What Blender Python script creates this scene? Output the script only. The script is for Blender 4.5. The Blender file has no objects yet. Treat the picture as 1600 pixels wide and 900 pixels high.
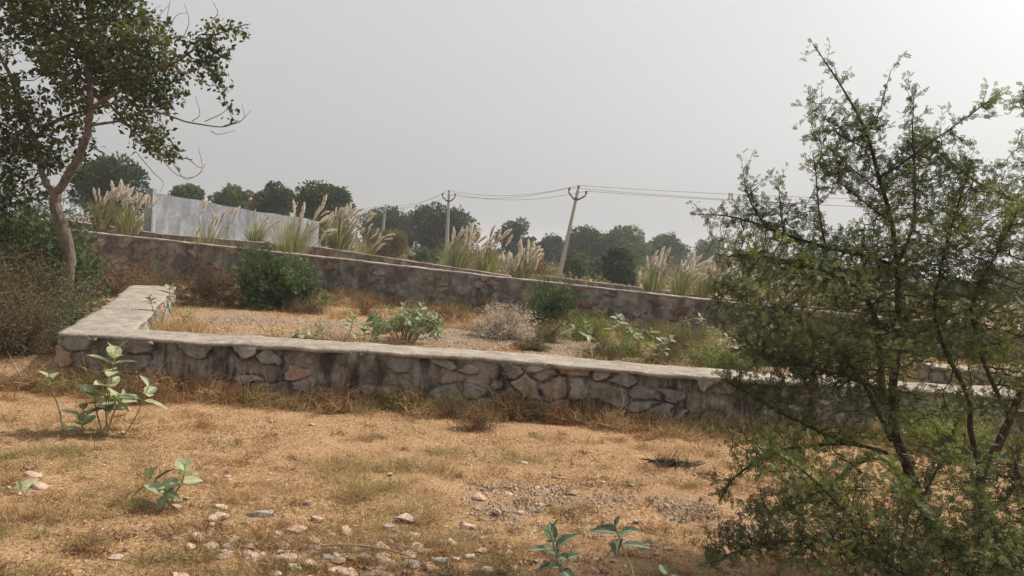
import bpy, bmesh, math, random
import numpy as np
from mathutils import Vector, Matrix
import mathutils.noise as mnoise

HAZE = 0.0010
RNG = np.random.default_rng(7)
random.seed(7)
C = bpy.context.scene.collection
sc = bpy.context.scene

# ---------------------------------------------------------------- camera
W, H, FPX = 1600.0, 900.0, 1150.0
PITCH, ROLL = math.radians(2.29), math.radians(4.0)
CAM = np.array([0.0, 0.0, 1.7])
Fv = np.array([0, math.cos(PITCH), -math.sin(PITCH)])
R0 = np.array([1.0, 0, 0]); U0 = np.array([0, math.sin(PITCH), math.cos(PITCH)])
Rv = math.cos(ROLL)*R0 + math.sin(ROLL)*U0
Uv = -math.sin(ROLL)*R0 + math.cos(ROLL)*U0
cd = bpy.data.cameras.new('camera'); cam = bpy.data.objects.new('camera', cd); C.objects.link(cam)
cd.sensor_width = 36.0; cd.lens = 36.0*FPX/W; cd.clip_start = 0.05; cd.clip_end = 3000
M = Matrix(((Rv[0], Uv[0], -Fv[0], CAM[0]), (Rv[1], Uv[1], -Fv[1], CAM[1]), (Rv[2], Uv[2], -Fv[2], CAM[2]), (0, 0, 0, 1)))
cam.matrix_world = M
sc.camera = cam

# ---------------------------------------------------------------- light
SUN_AZ, SUN_EL = math.radians(64), math.radians(48)     # azimuth clockwise from the view direction (+Y)
w = bpy.data.worlds.new('World'); sc.world = w; w.use_nodes = True
nt = w.node_tree; nt.nodes.clear()
sky = nt.nodes.new('ShaderNodeTexSky'); sky.sky_type = 'NISHITA'; sky.sun_disc = False
sky.sun_elevation = SUN_EL; sky.sun_rotation = SUN_AZ
sky.air_density = 1.6; sky.dust_density = 9.0; sky.ozone_density = 1.0
hs = nt.nodes.new('ShaderNodeHueSaturation'); hs.inputs['Saturation'].default_value = 0.12
mx = nt.nodes.new('ShaderNodeMix'); mx.data_type = 'RGBA'; mx.inputs[0].default_value = 0.36
mx.inputs[7].default_value = (9.9, 9.85, 9.85, 1)         # thick even haze over the whole dome
bg = nt.nodes.new('ShaderNodeBackground'); bg.inputs['Strength'].default_value = 0.103
wo = nt.nodes.new('ShaderNodeOutputWorld')
nt.links.new(sky.outputs[0], hs.inputs['Color']); nt.links.new(hs.outputs[0], mx.inputs[6])
nt.links.new(mx.outputs[2], bg.inputs[0]); nt.links.new(bg.outputs[0], wo.inputs[0])
sl = bpy.data.lights.new('sun', 'SUN'); sl.energy = 4.7; sl.angle = math.radians(1.2); sl.color = (1.0, 0.885, 0.73)
sun = bpy.data.objects.new('sun', sl); C.objects.link(sun)
sdir = Vector((math.sin(SUN_AZ)*math.cos(SUN_EL), math.cos(SUN_AZ)*math.cos(SUN_EL), math.sin(SUN_EL)))
sun.rotation_euler = sdir.to_track_quat('Z', 'Y').to_euler()
sc.view_settings.view_transform = 'Standard'; sc.view_settings.look = 'None'
sc.view_settings.exposure = 0.12; sc.view_settings.gamma = 1.0; sc.view_settings.use_curve_mapping = False
sc.render.engine = 'CYCLES'
sc.cycles.max_bounces = 6; sc.cycles.diffuse_bounces = 3; sc.cycles.transmission_bounces = 3
sc.cycles.transparent_max_bounces = 8; sc.cycles.volume_bounces = 0; sc.cycles.use_denoising = True; sc.cycles.denoising_prefilter = 'NONE'; sc.cycles.denoising_input_passes = 'RGB_ALBEDO_NORMAL'

# ---------------------------------------------------------------- numeric helpers
def hsh(ix, iy, s):
    n = (ix.astype(np.int64)*374761393 + iy.astype(np.int64)*668265263 + int(s)*1442695041) & 0xffffffff
    n = ((n ^ (n >> 13))*1274126177) & 0xffffffff
    n = ((n ^ (n >> 16))*2246822519) & 0xffffffff
    return ((n ^ (n >> 15)) & 0xffffff)/float(0xffffff)
def vn(x, y, s=0):
    x = np.asarray(x, float); y = np.asarray(y, float)
    ix = np.floor(x); iy = np.floor(y); fx = x-ix; fy = y-iy
    fx = fx*fx*(3-2*fx); fy = fy*fy*(3-2*fy)
    a = hsh(ix, iy, s); b = hsh(ix+1, iy, s); c = hsh(ix, iy+1, s); d = hsh(ix+1, iy+1, s)
    return (a*(1-fx)+b*fx)*(1-fy) + (c*(1-fx)+d*fx)*fy
def fbm(x, y, s=0, o=4):
    r = 0; a = 0.5; t = 0
    x = np.asarray(x, float); y = np.asarray(y, float)
    for k in range(o):
        r = r + a*vn(x, y, s+k*17); t += a; a *= 0.5; x = x*2.03+3.1; y = y*2.03+1.7
    return r/t
def sstep(x, a, b):
    t = np.clip((np.asarray(x, float)-a)/(b-a), 0, 1); return t*t*(3-2*t)
def nrm(v):
    return v/np.maximum(np.linalg.norm(v, axis=-1, keepdims=True), 1e-9)

def gz(x, y):
    x = np.asarray(x, float); y = np.asarray(y, float)
    g = 0.10*sstep(y, 8.5, 9.1) + 0.35*sstep(y, 19.5, 24) - 0.022*x*sstep(y, 12, 32)
    far = 1-sstep(y, 60, 200)
    g = g*far - 0.4*(1-far)
    g = g - 0.07*np.exp(-((y-8.15)/.45)**2)*(1-sstep(y, 8.3, 8.6))
    g = g + (fbm(x*0.55+9, y*0.55, 3, 3)-0.5)*0.10*(1-0.5*sstep(np.abs(y-8.3), 0.6, 0))
    return g
def gmicro(x, y):
    return (fbm(x*5, y*5, 5, 4)-0.5)*0.05 + (fbm(x*13, y*13, 6, 2)-0.5)*0.014

def ray(px, py):
    px = np.asarray(px, float)[..., None]; py = np.asarray(py, float)[..., None]
    return Fv*FPX + Rv*(px-W/2) + Uv*(H/2-py)
def P(px, py, Y):
    d = ray(px, py); return CAM + d*(np.asarray(Y, float)[..., None]/d[..., 1:2])
def PZ(px, py, z):
    d = ray(px, py); return CAM + d*((z-CAM[2])/d[..., 2:3])
def G(px, py):
    z = 0.0
    for _ in range(12):
        p = PZ(px, py, z); z = gz(p[..., 0], p[..., 1])[..., None]
    p[..., 2:3] = z
    return p

# ---------------------------------------------------------------- object helpers
def tag(o, label=None, cat=None, group=None, kind=None):
    if label: o['label'] = label
    if cat: o['category'] = cat
    if group: o['group'] = group
    if kind: o['kind'] = kind
    return o
def empty(name, loc, label, cat, group=None):
    o = bpy.data.objects.new(name, None); C.objects.link(o); o.location = Vector([float(a) for a in loc])
    o.empty_display_size = 0.1
    return tag(o, label, cat, group)
def mk(name, V, Fs, mat, parent=None, smooth=False, fattr=None, vattr=None):
    """Fs: list of int arrays (n,k). Vertices are in world space; made local to the parent's location."""
    V = np.asarray(V, np.float32).reshape(-1, 3)
    if not isinstance(Fs, (list, tuple)) or isinstance(Fs[0], tuple): Fs = [Fs]
    Fs = [np.asarray(f, np.int32) for f in Fs if len(f)]
    if parent is not None:
        off = np.zeros(3); q = parent
        while q is not None: off = off + np.array(q.location); q = q.parent
        V = V - off.astype(np.float32)
    me = bpy.data.meshes.new(name)
    me.vertices.add(len(V)); me.vertices.foreach_set('co', V.ravel())
    idx = np.concatenate([f.ravel() for f in Fs]); sz = np.concatenate([np.full(len(f), f.shape[1], np.int32) for f in Fs])
    st = np.concatenate([[0], np.cumsum(sz)[:-1]]).astype(np.int32)
    me.loops.add(len(idx)); me.loops.foreach_set('vertex_index', idx)
    me.polygons.add(len(sz)); me.polygons.foreach_set('loop_start', st)
    me.polygons.foreach_set('use_smooth', np.full(len(sz), smooth, bool))
    for k, a in (fattr or {}).items():
        me.attributes.new(k, 'FLOAT', 'FACE').data.foreach_set('value', np.asarray(a, np.float32))
    for k, a in (vattr or {}).items():
        me.attributes.new(k, 'FLOAT', 'POINT').data.foreach_set('value', np.asarray(a, np.float32))
    me.update(calc_edges=True)
    for m in (mat if isinstance(mat, (list, tuple)) else [mat]): me.materials.append(m)
    o = bpy.data.objects.new(name, me); C.objects.link(o)
    if parent is not None: o.parent = parent
    return o

class Acc:
    """collects geometry for ONE mesh"""
    def __init__(s): s.V = []; s.F = {}; s.A = {}; s.n = 0
    def add(s, V, F, r=0.5):
        V = np.asarray(V, float).reshape(-1, 3); F = np.asarray(F, int)
        k = F.shape[1]
        s.F.setdefault(k, []).append(F+s.n); s.V.append(V); s.n += len(V)
        s.A.setdefault(k, []).append(np.broadcast_to(np.asarray(r, float), (len(F),)))
        return s
    def build(s, name, mat, parent=None, smooth=False):
        ks = sorted(s.F)
        return mk(name, np.concatenate(s.V), [np.concatenate(s.F[k]) for k in ks], mat, parent, smooth,
                  fattr={'rnd': np.concatenate([np.concatenate(s.A[k]) for k in ks])})

def tubes(Pts, Rad, sides=3, cap=False):
    """Pts (N,K,3), Rad (N,K) -> verts, quads ; many tubes at once"""
    Pts = np.asarray(Pts, float); Rad = np.asarray(Rad, float); N, K, _ = Pts.shape
    T = nrm(np.gradient(Pts, axis=1))
    ref = np.where(np.abs(T[:, :1, 2:3]) > 0.8, np.array([1.0, 0, 0]), np.array([0, 0, 1.0]))
    A = nrm(np.cross(T, ref)); B = np.cross(T, A)
    th = np.arange(sides)*2*math.pi/sides
    V = Pts[:, :, None, :] + Rad[:, :, None, None]*(A[:, :, None, :]*np.cos(th)[None, None, :, None] + B[:, :, None, :]*np.sin(th)[None, None, :, None])
    i = np.arange(N)[:, None, None]; k = np.arange(K-1)[None, :, None]; s = np.arange(sides)[None, None, :]
    a = (i*K+k)*sides+s; b = (i*K+k)*sides+(s+1) % sides
    F = np.stack([a, b, b+sides, a+sides], -1).reshape(-1, 4)
    return V.reshape(-1, 3), F
def strips(Pts, Wd, side):
    """flat tapered blades: Pts (N,K,3), Wd (N,K), side (N,3)"""
    N, K, _ = Pts.shape
    V = np.stack([Pts - side[:, None, :]*Wd[..., None]/2, Pts + side[:, None, :]*Wd[..., None]/2], 2)
    i = np.arange(N)[:, None]; k = np.arange(K-1)[None, :]
    a = (i*K+k)*2
    F = np.stack([a, a+1, a+3, a+2], -1).reshape(-1, 4)
    return V.reshape(-1, 3), F
def scatter(tV, tF, pos, axis, normal, scale):
    """copies of a leaf template (axis +Y, normal +Z) baked into one mesh"""
    axis = nrm(axis); x = nrm(np.cross(axis, normal)); z = np.cross(x, axis)
    tV = np.asarray(tV, float); tF = np.asarray(tF, int); n = len(pos)
    V = pos[:, None, :] + scale[:, None, None]*(tV[None, :, 0:1]*x[:, None] + tV[None, :, 1:2]*axis[:, None] + tV[None, :, 2:3]*z[:, None])
    F = (tF[None] + (np.arange(n)*len(tV))[:, None, None]).reshape(-1, tF.shape[1])
    return V.reshape(-1, 3), F
LEAF = (np.array([(0, 0, 0), (.30, .5, .09), (0, 1, -.05), (-.30, .5, .09)]), np.array([[0, 1, 2, 3]]))
NARROW = (np.array([(0, 0, 0), (.13, .45, .04), (0, 1, -.05), (-.13, .45, .04)]), np.array([[0, 1, 2, 3]]))
def _pinn(pairs=4):
    V = []; F = []
    for k in range(pairs):
        y0 = 0.12+0.82*k/pairs
        for s in (-1, 1):
            a = math.radians(58-6*k); d = np.array([math.sin(a)*s, math.cos(a)]); n = np.array([-d[1], d[0]]); L = 0.44-0.05*abs(k-1.3); wd = 0.088
            b = np.array([0, y0])
            for q in (b, b+d*L*.5+n*wd, b+d*L, b+d*L*.5-n*wd): V.append((q[0], q[1], 0.10*abs(q[0])))
            n0 = len(V)-4; F.append((n0, n0+1, n0+2, n0+3))
    return np.array(V), np.array(F)
PINN = _pinn(4)
GRASS = (np.array([(-.5, 0, 0), (.5, 0, 0), (0, 1, 0)]), np.array([[0, 1, 2]]))

def rnd_dirs(n, up=0.0):
    v = RNG.normal(size=(n, 3)); v[:, 2] += up; return nrm(v)
def spline(pts, n):
    pts = np.asarray(pts, float); K = len(pts)
    p = np.vstack([2*pts[0]-pts[1], pts, 2*pts[-1]-pts[-2]])
    t = np.linspace(0, K-1-1e-6, n); i = np.floor(t).astype(int); f = (t-i)[:, None]
    a, b, c, d = p[i], p[i+1], p[i+2], p[i+3]
    return 0.5*((2*b)+(-a+c)*f+(2*a-5*b+4*c-d)*f**2+(-a+3*b-3*c+d)*f**3)

# ---------------------------------------------------------------- materials
def newmat(name):
    m = bpy.data.materials.new(name); m.use_nodes = True; n = m.node_tree
    for x in list(n.nodes): n.nodes.remove(x)
    out = n.nodes.new('ShaderNodeOutputMaterial'); b = n.nodes.new('ShaderNodeBsdfPrincipled')
    n.links.new(b.outputs[0], out.inputs[0]); b.inputs['Roughness'].default_value = 0.85
    b.inputs['Specular IOR Level'].default_value = 0.25
    return m, n, b, out
def noise(n, scale, detail=5, rough=0.6, vec=None, dist=0.0):
    t = n.nodes.new('ShaderNodeTexNoise'); t.inputs['Scale'].default_value = scale; t.inputs['Detail'].default_value = detail
    t.inputs['Roughness'].default_value = rough; t.inputs['Distortion'].default_value = dist
    if vec is None: vec = geo(n)
    n.links.new(vec, t.inputs['Vector']); return t.outputs['Fac']
def geo(n):
    g = n.nodes.get('geo_pos')
    if g is None: g = n.nodes.new('ShaderNodeNewGeometry'); g.name = 'geo_pos'
    return g.outputs['Position']
def ramp(n, fac, stops, interp='LINEAR'):
    r = n.nodes.new('ShaderNodeValToRGB'); e = r.color_ramp.elements; r.color_ramp.interpolation = interp
    while len(e) > 1: e.remove(e[0])
    e[0].position = stops[0][0]; e[0].color = tuple(stops[0][1])+(1,)
    for p, c in stops[1:]:
        q = e.new(p); q.color = tuple(c)+(1,)
    n.links.new(fac, r.inputs[0]); return r.outputs[0]
def g3(v): return (v, v, v)
def mixc(n, fac, a, b, mode='MIX'):
    m = n.nodes.new('ShaderNodeMix'); m.data_type = 'RGBA'; m.blend_type = mode
    for s, v in ((0, fac), (6, a), (7, b)):
        if hasattr(v, 'links'): n.links.new(v, m.inputs[s])
        elif isinstance(v, (int, float)): m.inputs[s].default_value = v
        else: m.inputs[s].default_value = tuple(v)+(1,)
    return m.outputs[2]
def attr(n, name):
    a = n.nodes.new('ShaderNodeAttribute'); a.attribute_name = name; return a.outputs['Fac']
def mapped(n, scale):
    m = n.nodes.new('ShaderNodeMapping'); m.inputs['Scale'].default_value = scale
    n.links.new(geo(n), m.inputs['Vector']); return m.outputs[0]
def bump(n, b, h, strength, dist):
    u = n.nodes.new('ShaderNodeBump'); u.inputs['Strength'].default_value = strength; u.inputs['Distance'].default_value = dist
    n.links.new(h, u.inputs['Height']); n.links.new(u.outputs[0], b.inputs['Normal'])
def math2(n, op, a, b=None):
    m = n.nodes.new('ShaderNodeMath'); m.operation = op
    for i, v in enumerate((a, b)):
        if v is None: continue
        if hasattr(v, 'links'): n.links.new(v, m.inputs[i])
        else: m.inputs[i].default_value = v
    return m.outputs[0]
def leafmat(name, cols, transl=0.3, rough=0.6, spec=0.3, tcol=None):
    m, n, b, out = newmat(name)
    k = len(cols); c = ramp(n, attr(n, 'rnd'), [(i/(k-1), col) for i, col in enumerate(cols)])
    n.links.new(c, b.inputs['Base Color']); b.inputs['Roughness'].default_value = rough; b.inputs['Specular IOR Level'].default_value = spec
    t = n.nodes.new('ShaderNodeBsdfTranslucent')
    n.links.new(mixc(n, 1.0, c, tcol or (1.5, 1.6, .8), 'MULTIPLY'), t.inputs[0])
    s = n.nodes.new('ShaderNodeMixShader'); s.inputs[0].default_value = transl
    n.links.new(b.outputs[0], s.inputs[1]); n.links.new(t.outputs[0], s.inputs[2]); n.links.new(s.outputs[0], out.inputs[0])
    return m
def barkmat(name, c1, c2, scale=30):
    m, n, b, out = newmat(name)
    f = noise(n, 1.0, 6, .65, mapped(n, (scale, scale, scale*.25)))
    n.links.new(ramp(n, f, [(.3, c1), (.7, c2)]), b.inputs['Base Color']); b.inputs['Roughness'].default_value = .95
    bump(n, b, f, 0.8, 0.01); return m
# ---------------------------------------------------------------- ground
m_ground, n, b, out = newmat('dry_soil')
big = noise(n, 0.55, 4, .6); med = noise(n, 3.5, 6, .65); fine = noise(n, 38, 4, .7); vf = noise(n, 140, 2, .6)
soil = ramp(n, med, [(.28, (.24, .14, .075)), (.5, (.37, .235, .13)), (.72, (.48, .33, .20))])
straw = ramp(n, fine, [(.34, (.07, .04, .022)), (.48, (.33, .20, .105)), (.70, (.60, .44, .26))])
c = mixc(n, ramp(n, big, [(.35, g3(.25)), (.6, g3(.9))]), soil, straw)
green = ramp(n, noise(n, 1.7, 5, .7), [(.58, g3(0)), (.74, g3(.3))])
c = mixc(n, green, c, (.16, .15, .065))
gr = attr(n, 'gravel')
vor = n.nodes.new('ShaderNodeTexVoronoi'); vor.inputs['Scale'].default_value = 42; n.links.new(geo(n), vor.inputs['Vector'])
gcol = ramp(n, vor.outputs['Color'], [(.1, (.20, .15, .115)), (.5, (.36, .275, .205)), (.9, (.50, .41, .33))])
gcol = mixc(n, ramp(n, vor.outputs['Distance'], [(.25, g3(0)), (.6, g3(.7))]), gcol, (.15, .11, .085))
c = mixc(n, gr, c, gcol)
n.links.new(c, b.inputs['Base Color']); b.inputs['Roughness'].default_value = .95; b.inputs['Specular IOR Level'].default_value = .1
hh = math2(n, 'ADD', math2(n, 'MULTIPLY', fine, 1.0), math2(n, 'MULTIPLY', vf, .6))
bump(n, b, hh, 0.9, 0.02)

def spacing(lo, hi, step, nlo, nhi, lim_lo, lim_hi):
    core = np.arange(lo, hi+1e-6, step)
    a = lo - np.geomspace(step, lo-lim_lo, nlo); z = hi + np.geomspace(step, lim_hi-hi, nhi)
    return np.concatenate([a[::-1], core, z])
gx = spacing(-9, 9, .05, 60, 60, -1500, 1500); gy = spacing(1.0, 20, .05, 25, 70, -60, 2600)
X, Y = np.meshgrid(gx, gy); Z = gz(X, Y) + gmicro(X, Y)*(1-sstep(Y, 15, 25))
# gravel mask : pale pebbly strip inside the enclosure and a stony path in the foreground
cy = 13.9 - 0.05*X
gm = (1-sstep(np.abs(Y-(cy+.1)), 1.2, 2.2))*sstep(X, -7.5, -5.5)*(1-sstep(X, 3, 5.5))*sstep(fbm(X*.9, Y*1.2, 31), .30, .50)
px0 = G(960, 760)[0], G(1050, 830)[0]
d2 = np.hypot((X-1.35)/1.9, (Y-4.9)/0.9)
gm2 = (1-sstep(d2, .35, 1.0))*sstep(fbm(X*2.3, Y*2.3, 37), .42, .62)*.6
gm = np.maximum(gm, gm2)
nx, ny = len(gx), len(gy)
ii = np.arange(ny-1)[:, None]*nx + np.arange(nx-1)[None, :]
mk_g = mk('ground', np.stack([X, Y, Z], -1), np.stack([ii, ii+1, ii+nx+1, ii+nx], -1).reshape(-1, 4), m_ground, None, True, vattr={'gravel': gm.ravel()})
tag(mk_g, 'dry tan earth with pebbly patches, flat to the horizon', 'ground', kind='structure')

# ---------------------------------------------------------------- walls
def worley(u, v, su, sv, s, jit=0.85):
    a = u/su; b_ = v/sv; b_ = b_ + 0*a
    a = a + 0.5*(np.floor(b_).astype(int) % 2)*0
    ix = np.floor(a); iy = np.floor(b_)
    F1 = np.full(a.shape, 9.0); F2 = F1.copy(); ID = np.zeros(a.shape); CX = np.zeros(a.shape); CY = np.zeros(a.shape)
    for dx in (-1, 0, 1):
        for dy in (-1, 0, 1):
            jx = ix+dx; jy = iy+dy
            ox = jx+.5+(hsh(jx, jy, s)-.5)*jit; oy = jy+.5+(hsh(jx, jy, s+1)-.5)*jit
            wt = 0.75+0.5*hsh(jx, jy, s+2)
            d = np.hypot(a-ox, b_-oy)*wt
            n1 = d < F1
            F2 = np.where(n1, F1, np.minimum(F2, d)); F1 = np.where(n1, d, F1)
            ID = np.where(n1, hsh(jx, jy, s+3), ID); CX = np.where(n1, a-ox, CX); CY = np.where(n1, b_-oy, CY)
    return F1, F2, ID, CX, CY

def offset_poly(pts, d):
    pts = np.asarray(pts, float); t = nrm(np.diff(pts, axis=0)); nn = np.stack([-t[:, 1], t[:, 0]], -1)
    out_ = []
    for i in range(len(pts)):
        if i == 0: out_.append(pts[i]+nn[0]*d)
        elif i == len(pts)-1: out_.append(pts[i]+nn[-1]*d)
        else:
            m_ = nrm((nn[i-1]+nn[i])[None])[0]; out_.append(pts[i]+m_*d/max(.3, m_@nn[i]))
    return np.array(out_)
def resample(pts, step):
    seg = np.linalg.norm(np.diff(pts, axis=0), axis=1); out_ = []
    for i, L in enumerate(seg):
        k = max(1, int(round(L/step))); t = np.arange(k)/k
        out_.append(pts[i]+(pts[i+1]-pts[i])*t[:, None])
    return np.concatenate(out_)

def stone_wall(label, front, back, ztop, zbot, step, su, sv, seed, m_body, m_cap, relief, cap_t, cover, over=0.02, name='stone_wall', group=None, capstep=None):
    """front, back: matching xy polylines. ztop(x,y), zbot(x,y)."""
    front = np.asarray(front, float); back = np.asarray(back, float)
    c0 = front[0]
    root = empty(name, (c0[0], c0[1], float(zbot(c0[0], c0[1]))), label, 'wall', group)
    per = np.concatenate([front, back[::-1], front[:1]])
    q = resample(per, step); N = len(q)
    t = nrm(np.roll(q, -1, 0)-np.roll(q, 1, 0)); nn = np.stack([t[:, 1], -t[:, 0]], -1)
    u = np.concatenate([[0], np.cumsum(np.linalg.norm(np.diff(q, axis=0), axis=1))])
    zt = ztop(q[:, 0], q[:, 1]) - cap_t; zb = zbot(q[:, 0], q[:, 1])
    nv = max(4, int(np.max(zt-zb)/step))
    v = np.linspace(0, 1, nv); Zv = zb[:, None]+(zt-zb)[:, None]*v; Uv_ = np.repeat(u[:, None], nv, 1)
    uw = Uv_+(fbm(Uv_*3/su*.3, Zv*3/sv*.3, seed)-.5)*su*.9; zw = Zv+(fbm(Uv_*3/su*.3+50, Zv*3/sv*.3, seed+5)-.5)*sv*.9
    F1, F2, ID, CX, CY = worley(uw, zw, su, sv, seed)
    edge = F2-F1
    # how far a stone shows out of the plaster
    cov_ = cover(q[:, 0], q[:, 1])[:, None] if callable(cover) else cover
    vis = sstep(ID*0.9+fbm(Uv_*.8, Zv*1.2, seed+9)*.9, cov_, cov_+.25)
    edn = edge+(fbm(Uv_*14, Zv*14, seed+12, 4)-.5)*.30
    mask = sstep(edn, .08, .20)*vis
    tilt = (hsh(np.floor(ID*9999), np.floor(ID*777), 1)-.5)*CX*1.2 + (hsh(np.floor(ID*9999), np.floor(ID*777), 2)-.5)*CY*1.0
    disp = relief*(mask*(0.75+tilt*1.3+0.9*(ID-.5)) + (fbm(Uv_*9, Zv*9, seed+2, 4)-.5)*1.25 + (fbm(Uv_*45, Zv*45, seed+3, 3)-.5)*.28 + (fbm(Uv_*1.1, Zv*1.6, seed+4, 2)-.5)*1.2)
    disp -= relief*.8*(1-sstep(edn, .0, .08))*vis*sstep(fbm(Uv_*2.3, Zv*3, seed+14, 3), .40, .62)
    pos = np.empty((N, nv, 3)); pos[..., :2] = q[:, None, :]+nn[:, None, :]*disp[..., None]; pos[..., 2] = Zv
    ii_ = (np.arange(N)[:, None]*nv+np.arange(nv-1)[None]); jj = (((np.arange(N)+1) % N)[:, None]*nv+np.arange(nv-1)[None])
    Fq = np.stack([ii_, jj, jj+1, ii_+1], -1).reshape(-1, 4)
    mk('masonry', pos, Fq, m_body, root, True, vattr={'mask': mask.ravel(), 'sid': ID.ravel(), 'edge': np.clip(edge, 0, 1).ravel()})
    # cap : a poured screed with ragged edges
    cs = capstep or step*1.5
    ft = resample(np.vstack([front, front[-1:]]), cs)
    Ls = np.linalg.norm(np.diff(front, axis=0), axis=1)
    fr = []; bk = []
    for i, L in enumerate(Ls):
        k = max(1, int(round(L/cs))); tt = np.arange(k)/k
        fr.append(front[i]+(front[i+1]-front[i])*tt[:, None]); bk.append(back[i]+(back[i+1]-back[i])*tt[:, None])
    fr = np.concatenate(fr+[front[-1:]]); bk = np.concatenate(bk+[back[-1:]])
    nw = 16; K = len(fr); dirc = nrm(fr-bk)
    uu = np.arange(K)*cs
    rag = lambda s_: (fbm(uu*2.2, uu*0+s_, seed+s_, 5)-.45)*over*3.2
    fr2 = fr+dirc*(over+rag(61))[:, None]; bk2 = bk-dirc*(over+rag(63))[:, None]
    tt = np.linspace(0, 1, nw)
    xy = fr2[:, None]*(1-tt)[None, :, None]+bk2[:, None]*tt[None, :, None]
    zz = ztop(xy[..., 0], xy[..., 1]) + (fbm(xy[..., 0]*3, xy[..., 1]*3, seed+70, 5)-.5)*.045 - .010*(np.abs(tt*2-1)**6)[None]
    top = np.concatenate([xy, zz[..., None]], -1)
    low = top[:, [0, -1]].copy(); zl = cap_t*(1.0+.5*(fbm(uu*5, uu*0, seed+80)-.5))+.004
    low[:, 0, 2] -= zl; low[:, 1, 2] -= zl
    ring = np.concatenate([low[:, :1], top, low[:, 1:]], 1); R_ = nw+2
    V = ring.reshape(-1, 3); a = (np.arange(K-1)[:, None]*R_+np.arange(R_)[None]); b2 = (np.arange(K-1)[:, None]*R_+((np.arange(R_)+1) % R_)[None])
    Fc = np.stack([a, a+R_, b2+R_, b2], -1).reshape(-1, 4)
    ends = [np.arange(R_)[None], ((K-1)*R_+np.arange(R_))[::-1][None]]
    mk('cap', V, [Fc]+ends, m_cap, root, True)
    return root

def masonry_mat(name, stones, mort_d, mort_l, stain, dark_amt, sc_=1.0):
    m, n, b, out = newmat(name)
    mask = attr(n, 'mask'); sid = attr(n, 'sid')
    k = len(stones); sc0 = ramp(n, sid, [((i+.5)/k, s_) for i, s_ in enumerate(stones)], 'CONSTANT')
    f1 = noise(n, 14*sc_, 6, .7); f2 = noise(n, 3.2*sc_, 5, .65); f3 = noise(n, 60*sc_, 4, .7)
    st = mixc(n, 1.0, sc0, ramp(n, f1, [(.25, g3(.6)), (.75, g3(1.35))]), 'MULTIPLY')
    mo = mixc(n, ramp(n, f2, [(.38, g3(0)), (.62, g3(1))]), mort_d, mort_l)
    mo = mixc(n, 1.0, mo, ramp(n, f3, [(.25, g3(.6)), (.75, g3(1.4))]), 'MULTIPLY')
    c = mixc(n, mask, mo, st)
    drip = noise(n, 1.0, 5, .7, mapped(n, (5*sc_, 5*sc_, 1.1*sc_)))
    dk = math2(n, 'MULTIPLY', ramp(n, drip, [(.46, g3(0)), (.60, g3(1))]), dark_amt)
    dk = math2(n, 'MULTIPLY', dk, math2(n, 'SUBTRACT', 1.0, math2(n, 'MULTIPLY', mask, .55)))
    c = mixc(n, dk, c, stain)
    n.links.new(c, b.inputs['Base Color']); b.inputs['Roughness'].default_value = .95
    bump(n, b, math2(n, 'ADD', f1, f3), .6, .012); return m
m_near = masonry_mat('rubble_masonry', [(.30, .265, .235), (.25, .23, .21), (.33, .25, .205), (.27, .24, .22), (.36, .33, .30), (.20, .185, .175), (.36, .235, .175), (.31, .28, .25), (.24, .225, .20), (.34, .30, .26)],
                     (.12, .105, .09), (.33, .29, .25), (.045, .041, .036), .95)
m_far = masonry_mat('plastered_rubble', [(.25, .23, .20), (.20, .18, .16), (.27, .17, .12), (.19, .17, .165), (.27, .25, .24), (.13, .11, .10), (.30, .24, .20), (.22, .12, .085)],
                    (.14, .128, .112), (.30, .28, .25), (.07, .062, .052), .8, .8)
m_cap, n, b, out = newmat('rough_screed')
f = noise(n, 6, 6, .7); f2 = noise(n, 55, 4, .7)
c = ramp(n, f, [(.3, (.22, .19, .16)), (.52, (.35, .31, .265)), (.72, (.46, .42, .36))])
c = mixc(n, 1.0, c, ramp(n, f2, [(.25, g3(.7)), (.75, g3(1.2))]), 'MULTIPLY')
c = mixc(n, ramp(n, noise(n, 2.1, 5, .75, None, 1.5), [(.585, g3(0)), (.64, g3(.6))]), c, (.18, .15, .13))
vc = n.nodes.new('ShaderNodeTexVoronoi'); vc.feature = 'DISTANCE_TO_EDGE'; vc.inputs['Scale'].default_value = 1.5
wv = n.nodes.new('ShaderNodeVectorMath'); wv.operation = 'ADD'; nn_ = n.nodes.new('ShaderNodeTexNoise'); nn_.inputs['Scale'].default_value = 5; n.links.new(geo(n), nn_.inputs['Vector'])
n.links.new(geo(n), wv.inputs[0]); n.links.new(nn_.outputs['Color'], wv.inputs[1]); n.links.new(wv.outputs[0], vc.inputs['Vector'])
c = mixc(n, ramp(n, vc.outputs['Distance'], [(.004, g3(.8)), (.014, g3(0))]), c, (.09, .075, .065))
c = mixc(n, ramp(n, noise(n, 3.3, 6, .8), [(.56, g3(0)), (.62, g3(.45))]), c, (.30, .21, .14))
n.links.new(c, b.inputs['Base Color']); bump(n, b, math2(n, 'ADD', f, f2), .9, .02)

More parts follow.
